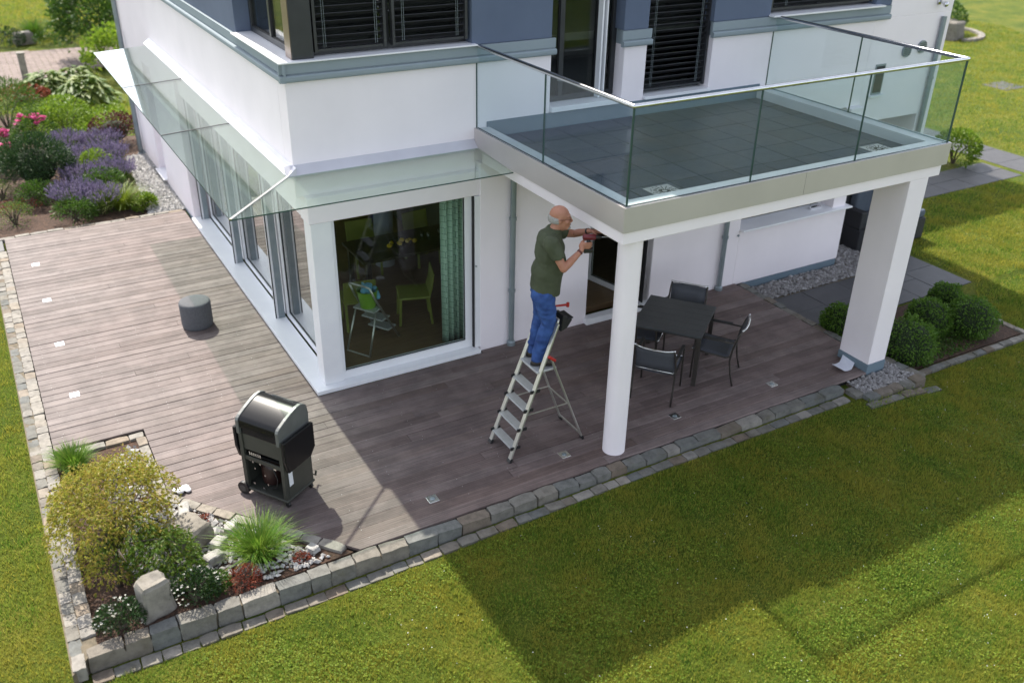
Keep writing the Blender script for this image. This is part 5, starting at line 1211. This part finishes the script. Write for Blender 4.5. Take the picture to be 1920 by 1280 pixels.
maple_layer('crown', M['maple'], [(.08,.62,.66,.52,.55,.16,.30),(-.16,.30,.58,.36,.42,.14,.2),(.42,.62,.60,.34,.42,.12,.15),(.10,.95,.60,.42,.30,.10,.12),(-.22,.72,.55,.26,.36,.10,.1),(.30,.22,.52,.32,.26,.10,.1),(-.05,-.05,.30,.24,.2,.08,.05),(.28,1.22,.50,.36,.30,.08,.12),(-.10,1.15,.48,.30,.28,.08,.08)], 5600)
maple_layer('lower_crown', M['maple_shade'], [(.42,-.08,.34,.34,.30,.14,.5),(.20,.10,.42,.32,.28,.12,.3),(.55,-.28,.24,.22,.2,.08,.2)], 2600)

# rocks in the corner bed
def rock(label, loc, size, seed, rotz=0, sub=3, name='boulder'):
    r_ = random.Random(seed); bm = bmesh.new(); bmesh.ops.create_cube(bm, size=1)
    bmesh.ops.bevel(bm, geom=bm.edges[:], offset=.09, segments=1, affect='EDGES')
    bmesh.ops.subdivide_edges(bm, edges=bm.edges[:], cuts=2, use_grid_fill=True)
    from mathutils import noise as mn
    for v_ in bm.verts:
        d = mn.noise(v_.co*2.3+Vector((seed*7.1,0,0)))*.13+mn.noise(v_.co*6+Vector((0,seed*3.3,0)))*.05; v_.co += v_.co.normalized()*d
        v_.co = Vector((v_.co.x*size[0]*(1-.18*(v_.co.z)), v_.co.y*size[1]*(1-.12*v_.co.z), (v_.co.z+.5)*size[2]))
    me = bpy.data.meshes.new(name); bm.to_mesh(me); bm.free(); me.materials.append(M['rock']); me.polygons.foreach_set('use_smooth',[True]*len(me.polygons)); me.set_sharp_from_angle(angle=R(28))
    o = link(name, me, None, loc); o.rotation_euler = (0,0,rotz); tag(o, label, 'rock'); return o
rock('upright pale limestone boulder at the front kerb of the corner bed', (-2.55,-2.80,-.06), (.29,.22,.40), 5, .25)
rock('wide slanted grey limestone boulder in the middle of the corner bed', (-2.07,-1.98,-.06), (.34,.42,.26), 8, .5)
stones = [('flat white stone beside the upright boulder',(-2.32,-2.62,-.02),(.16,.10,.07)),('white stone between the slanted boulder and the grass tuft',(-1.83,-2.22,-.02),(.15,.13,.09)),('long white stone under the maple next to the deck edging',(-2.02,-1.55,-.02),(.26,.11,.09)),
          ('small white stone at the tip of the corner bed',(-1.02,-2.73,-.02),(.12,.09,.06)),('rounded white stone near the red-leaved plant',(-1.60,-2.78,-.02),(.10,.08,.06)),('angular white stone in front of the slanted boulder',(-1.93,-2.42,-.02),(.20,.12,.10)),
          ('white stone beside the deck edging above the grass tuft',(-1.66,-2.02,-.02),(.15,.10,.07)),('pale stone at the far end of the corner bed under the maple',(-2.45,-.45,-.02),(.14,.12,.07)),('chunky white stone left of the slanted boulder',(-2.38,-2.28,-.02),(.17,.13,.10))]
M['rock2'] = M['rock']; M['rock'] = stone_mat('white_limestone', (.38,.37,.35), (.43,.42,.40), (.33,.32,.30))
for k, (lb, p_, s_) in enumerate(stones): rock(lb, p_, s_, 20+k, k*.7, name='limestone_block')
# grasses and perennials of the corner bed
tuft('grass_tuft', 'large bright green grass tuft beside the deck edge in the corner bed', 'grass plant', (-1.50,-2.52,-.04), 900, .43, .006, M['grass_g'], .15, 1.0)
tuft('grass_tuft', 'bright green grass tuft at the deck corner behind the maple', 'grass plant', (-2.92,-.06,-.04), 700, .29, .006, M['grass_g'], .13, .85)
def mound(label, loc, rad, n, mat, fl=None, fmat=None, nf=0, fs=.02, name='flowering_plant'):
    r = shrub(name, label, 'plant', loc, rad, n, .035, .014, mat, stem=True, clumps=18, spread=.3, lift=.55)
    if nf:
        P, D = clump_points(nf, (rad[0]*1.06,rad[1]*1.06,rad[2]*1.08), 30, .2, .95, .0); P[:,2] += rad[2]*.6
        flower_heads(r, P, fs, fmat)
    return r
mound('white-flowering dark green plant right of the upright boulder', (-2.20,-2.83,-.04), (.22,.15,.20), 1700, M['darkgreen'], True, M['whitef'], 60, .014)
mound('white-flowering plant in the front corner of the bed, left of the upright boulder', (-2.86,-2.86,-.04), (.20,.16,.18), 1500, M['darkgreen'], True, M['whitef'], 55, .014)
mound('small plain green mound beside the white-flowering plant', (-1.99,-2.80,-.04), (.11,.10,.13), 700, M['midgreen'], name='green_mound')
mound('red-leaved coral bells plant in the corner bed', (-1.74,-2.86,-.04), (.14,.11,.13), 600, M['redleaf'], name='red_leaved_plant')
mound('tiny rust-red sedum near the deck edging by the slanted boulder', (-1.88,-1.74,-.03), (.07,.06,.04), 220, M['redleaf'], name='sedum_plant')
mound('tiny rust-red sedum near the pointed end of the bed', (-1.16,-2.80,-.03), (.07,.06,.04), 220, M['redleaf'], name='sedum_plant')
mound('low yellow-green herb along the left kerb under the maple', (-2.98,-1.75,-.04), (.12,.25,.08), 500, M['maple'], name='low_herb')

# box balls on the right
for k, (x, y, r_, lb) in enumerate(((7.78,-2.76,.36,'clipped box ball nearest the square pillar, front of the bed'),(8.74,-2.36,.31,'clipped box ball in the middle of the bed, left of its twin'),(9.27,-2.70,.34,'clipped box ball at the lawn side of the bed, right of the others'),(9.58,-2.03,.27,'clipped box ball at the back of the bed by the paving'),(7.52,-1.78,.27,'clipped box ball mostly hidden behind the square pillar'))):
    rr = empty('box_ball', (x,y,-.15), label=lb, cat='bush', group='clipped box balls in the right-hand bed')
    n = 4200; d = unit(rng.normal(size=(n,3))); d = d[d[:,2] > -.75]; n = len(d)
    lump = 1+.11*np.sin(d[:,0]*5+k)*np.sin(d[:,1]*6+2*k)+.06*np.sin(d[:,2]*9+k)*np.sin(d[:,0]*7)
    P = d*r_*(lump*rng.uniform(.86,1.08,n))[:,None]*np.array([1,1,.92]); P[:,2] += r_*.72
    L = rng.uniform(.022,.048,n); link('crown', npmesh('crown', leaf_quads(P, d+rng.normal(scale=.7,size=d.shape), L, L*.6, .1), 4, M['box']), rr)
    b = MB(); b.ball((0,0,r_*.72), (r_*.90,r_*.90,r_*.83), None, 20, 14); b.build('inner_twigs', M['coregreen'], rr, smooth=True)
    b = MB(); b.tube([(0,0,0),(0,0,r_*.4)], .025, 8); b.build('trunk', M['bark'], rr)
gv = []
n = 9000; x = rng.uniform(7.35,9.95,n); y = rng.uniform(-3.05,-1.7,n); kp = (np.sin(x*3.1+y*2)+np.sin(y*4.7-x*1.3)+rng.normal(scale=.5,size=n)) > -.3; x, y = x[kp], y[kp]; n = len(x)
P = np.stack([x,y,np.full(n,-.15)+rng.uniform(0,.05,n)],1); D = rng.normal(size=(n,3))+np.array([0,0,.8]); L = rng.uniform(.03,.06,n)
tag(link('ground_cover', npmesh('ground_cover', leaf_quads(P, D, L, L*.4, .3), 4, M['midgreen'])), 'low green ground cover between the box balls', 'ground cover', kind='stuff')
shrub('lime_bush', 'small lime green bush in the far square bed beside the path', 'bush', (16.35,2.95,-.17), (.48,.45,.40), 1500, .09, .045, M['limeleaf'])
# round bed far right: boulder, plant and pale edging
k = kerb([(30.5,13.6),(31.0,13.4),(31.3,14.2),(30.9,14.6)], -.22, -.18)
for j in range(16):
    t = R(-100+j*11); o = bpy.data.objects.new('sett', V_gr[j % 7]); COL.objects.link(o); o.parent = k; o.location = (30.0+1.7*math.cos(t), 14.2+1.7*math.sin(t), -.16); o.scale = (.32,.22,.2); o.rotation_euler = (0,0,t+math.pi/2)
M['rock'] = M['rock2']; rock('grey boulder in the round far bed beyond the house corner', (29.6,13.2,-.2), (.9,.7,.7), 41, .3)
shrub('round_bed_plant', 'dark green plant in the round far bed beyond the house corner', 'bush', (29.9,14.3,-.2), (1.1,1.0,.7), 1500, .15, .07, M['midgreen'])

# ------------------------------------------------------------------ far left garden
tr = empty('forked_tree', (.85,30.6,-.07), label='forked grey-brown tree trunk on the far lawn at the top left', cat='tree')
b = MB(); b.tube([(0,0,0),(.02,0,.35),(.05,0,.7)], [.26,.21,.20], 12)
for q in ([(.0,0,.6),(-.45,.1,1.1),(-.9,.3,1.9),(-1.2,.3,3.2)], [(.05,0,.6),(.25,.1,1.3),(.35,0,2.2),(.5,-.2,3.4)], [(.2,.1,1.2),(.8,.2,1.7),(1.5,.1,2.9)], [(-.5,.1,1.2),(-.6,-.5,2.0),(-.7,-1.0,3.0)]): b.tube(q, [.16,.13,.10,.06][:len(q)], 9)
b.build('trunk', M['bark'], tr, smooth=True)
P, D = clump_points(5200, (3.0,2.8,1.7), 40, .22, .6, -.6); P[:,2] += 4.1; L = rng.uniform(.10,.2,len(P)); link('crown', npmesh('crown', leaf_quads(P, D, L, L*.5, .3), 4, M['midgreen']), tr)
shrub('viburnum_bush', 'tall loose green bush at the house corner behind the hostas', 'bush', (.85,22.9,-.07), (1.25,1.3,1.35), 4200, .15, .085, M['midgreen'], clumps=46, spread=.16, shell=.6)
shrub('viburnum_bush', 'lower yellowish green bush just above the end of the glass canopy', 'bush', (.75,19.8,-.07), (.75,.8,.75), 1700, .13, .08, M['limeleaf'], clumps=26, spread=.18)
def hosta(label, loc, rad, n):
    r = empty('hosta', loc, label=label, cat='plant', group='hostas in the far garden'); P = []; D = []
    a = rng.uniform(0,2*np.pi,n); q = np.sqrt(rng.uniform(.02,1,n)); P = np.stack([rad*.75*q*np.cos(a), rad*.75*q*np.sin(a), rad*.62*(1-q**1.6)+.08],1); D = np.stack([np.cos(a),np.sin(a),.35-.5*q],1)+rng.normal(scale=.25,size=(n,3))
    L = rng.uniform(.20,.34,n); S = unit(np.cross(unit(D), np.array([0,0,1.]))); Dn = unit(D); W2 = (L*.32)[:,None]; dz = np.array([0,0,-1.])
    V_ = np.stack([P, P+Dn*L[:,None]*.35+S*W2+dz*.0, P+Dn*L[:,None]+dz*L[:,None]*.45, P+Dn*L[:,None]*.35-S*W2],1).reshape(-1,3); V_[:,2] = np.maximum(V_[:,2], .01)
    link('leaves', npmesh('leaves', V_, 4, M['hosta']), r)
    b = MB(); b.lathe([(.16,.0),(.10,.06),(.03,.12)], n=10); b.build('leaf_base', M['stemg'], r)
hosta('left of the two large hosta clumps below the brick path', (-1.25,18.5,-.07), .85, 260)
hosta('large variegated hosta clump nearer the glass canopy', (-.40,17.1,-.07), .95, 300)
hosta('smaller hosta clump tucked between the big clumps and the bush', (-.45,19.0,-.07), .75, 200)
shrub('feathery_shrub', 'feathery blue-green shrub at the left edge behind the pink flowers', 'bush', (-2.45,15.0,-.06), (.72,.62,.62), 2600, .12, .018, M['midgreen'], clumps=30)
shrub('lime_perennial', 'bright lime green leafy plant behind the lavender', 'plant', (-1.28,13.75,-.06), (.55,.48,.50), 2000, .075, .045, M['limeleaf'])
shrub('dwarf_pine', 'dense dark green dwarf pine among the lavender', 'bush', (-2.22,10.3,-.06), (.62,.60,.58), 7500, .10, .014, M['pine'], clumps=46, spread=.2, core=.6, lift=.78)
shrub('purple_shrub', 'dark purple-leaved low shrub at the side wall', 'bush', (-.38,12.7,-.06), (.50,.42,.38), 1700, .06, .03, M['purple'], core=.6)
for k, (lb, loc, rad) in enumerate((('pink peony with a row of blooms behind the dark pine', (-2.02,13.1,-.06), (.42,.35,.42)), ('pink peony at the left picture edge above the dark pine', (-2.78,12.55,-.06), (.38,.34,.36)), ('lower pink peony at the left picture edge beside the dark pine', (-2.80,11.6,-.06), (.34,.3,.32)))):
    r = shrub('peony', lb, 'plant', loc, rad, 900, .09, .03, M['midgreen'], clumps=20); P = np.stack([rng.uniform(-rad[0]*.7,rad[0]*.7,12), rng.uniform(-rad[1]*.6,rad[1]*.4,12), rng.uniform(rad[2]*1.5,rad[2]*1.85,12)],1)
    for q in range(3): flower_heads(r, P+rng.normal(scale=.02,size=P.shape), .085, M['pink'], 'bloom', 7, .5)
def lavender(label, loc, r_, n, h=.5):
    r = empty('lavender', loc, label=label, cat='plant', group='lavender plants in the side bed')
    a = rng.uniform(0,2*np.pi,n); q = np.sqrt(rng.uniform(0,1,n)); bx = .35*r_*q; d = np.stack([np.cos(a)*q*.75, np.sin(a)*q*.75, np.ones(n)],1); d = unit(d+rng.normal(scale=.10,size=(n,3)))
    B0 = np.stack([bx*np.cos(a), bx*np.sin(a), np.zeros(n)],1); hh = h*rng.uniform(.75,1.15,n)
    ap = leaf_quads(B0, d, hh*.92, np.full(n,.010), .0); link('stems', npmesh('stems', ap, 4, M['lavleaf']), r)
    T = B0+d*(hh*.78)[:,None]
    sp = np.concatenate([leaf_quads(T+d*(hh*.06*j)[:,None], d+rng.normal(scale=.25,size=d.shape), np.full(n,.05), np.full(n,.020), 0) for j in range(4)]); link('flower_spikes', npmesh('flower_spikes', sp, 4, M['lav']), r)
    m_ = int(n*3.2); a2 = rng.uniform(0,2*np.pi,m_); q2 = np.sqrt(rng.uniform(0,1,m_)); Pl = np.stack([r_*.7*q2*np.cos(a2), r_*.7*q2*np.sin(a2), h*.72*(1-q2**2)*rng.uniform(.3,1,m_)],1)
    link('foliage', npmesh('foliage', leaf_quads(Pl, np.stack([np.cos(a2)*.5,np.sin(a2)*.5,np.ones(m_)],1)+rng.normal(scale=.3,size=(m_,3)), np.full(m_,.10), np.full(m_,.010), .05), 4, M['lavleaf']), r)
for lb, loc, r_, n in (('lavender at the gravel strip, farthest from the deck', (-.78,12.15,-.06), .50, 420), ('lavender behind the pine, next to the lime green plant', (-1.45,12.35,-.06), .45, 360), ('lavender in the middle of the row beside the gravel', (-.82,11.05,-.06), .50, 460), ('lavender right next to the dark pine, mid row', (-1.45,11.10,-.06), .46, 380), ('lavender beside the gravel just behind the golden sedge', (-.85,9.85,-.06), .46, 400), ('lavender between the pine and the golden sedge', (-1.45,9.85,-.06), .45, 360), ('lavender closest to the deck, in front of the pine', (-1.75,8.75,-.06), .52, 460), ('small lavender at the deck edge left of the golden sedge', (-1.35,8.35,-.06), .40, 300)):
    lavender(lb, loc, r_, n)
tuft('golden_sedge', 'golden yellow-green arching sedge at the back edge of the deck', 'grass plant', (-.98,8.32,-.06), 620, .58, .010, M['grass_y'], .14, 1.15)
tuft('grass_tuft', 'upright green grass clump at the far left under the tree', 'grass plant', (-.75,26.9,-.07), 350, .75, .02, M['grass_g'], .25, .7)
mound('small pale green mound at the back left corner of the deck', (-2.85,8.35,-.05), (.34,.30,.24), 1300, M['hosta'], name='pale_mound')
mound('pale green mound in the mulch left of the dark pine', (-2.95,9.9,-.05), (.34,.30,.22), 1100, M['hosta'], name='pale_mound')
mound('low reddish ground plant between the two pale mounds', (-2.75,9.15,-.05), (.40,.30,.10), 900, M['redleaf'], name='red_leaved_plant')
rock('pale rounded rock at the far left edge of the lawn', (-1.15,25.9,-.07), (.6,.45,.4), 61, .2)
for k, (x, y, rx, rz, mt, lb) in enumerate(((-2.0,25.6,.8,.35,'darkgreen','dark low shrub behind the brick path at the left edge'),(.2,25.4,1.0,.3,'midgreen','green low shrub behind the brick path, next to the pale rock'),(-1.9,17.7,.6,.22,'redleaf','reddish low plants at the near edge of the brick path'))):
    shrub('low_shrub', lb, 'bush', (x,y,-.07), (rx,.4,rz), 900, .09, .04, M[mt])
for k, (x, y, rx, rz, mt, lb) in enumerate(((-1.85,8.05,.34,.22,'midgreen','fresh green leafy plant at the deck edge, left of the lavender'),(-.62,8.05,.20,.16,'limeleaf','small lime green plant between the golden sedge and the pebbles'),(-2.35,9.25,.34,.24,'midgreen','green leafy plant in front of the dwarf pine'),(-1.15,9.15,.36,.30,'midgreen','green leafy plant between the golden sedge and the lavender'),(-1.1,10.45,.30,.30,'limeleaf','yellow-green leafy plant in the middle of the lavender'))):
    shrub('leafy_plant', lb, 'plant', (x,y,-.06), (rx,rx*.9,rz), 1100, .07, .022, M[mt], clumps=22, spread=.3)
po_ = empty('garden_post', (-1.62,20.0,-.07), label='short pale stone post at the edge of the brick path', cat='post')
b = MB(); b.box(-.09,.09,-.09,.09,0,.82); b.build('post_shaft', M['granite'], po_, bevel=.01)
b = MB(); b.prism([(-.11,-.11),(.11,-.11),(.11,.11),(-.11,.11)], .821, .86); b.build('post_cap', M['granite'], po_, bevel=.012)
n = 7000; x = rng.uniform(-2.2,.3,n); y = rng.uniform(12.9,17.8,n); kp = y > 13.6-.3*np.sin(x*3); x, y = x[kp], y[kp]; n = len(x)
P = np.stack([x,y,np.full(n,-.05)+rng.uniform(0,.07,n)],1); L = rng.uniform(.06,.13,n)
tag(link('ground_cover', npmesh('ground_cover', leaf_quads(P, rng.normal(size=(n,3))+np.array([0,0,.7]), L, L*.45, .3), 4, M['limeleaf'])), 'bright green ground cover between the lavender bed and the hostas', 'ground cover', kind='stuff')
bpy.context.view_layer.update()
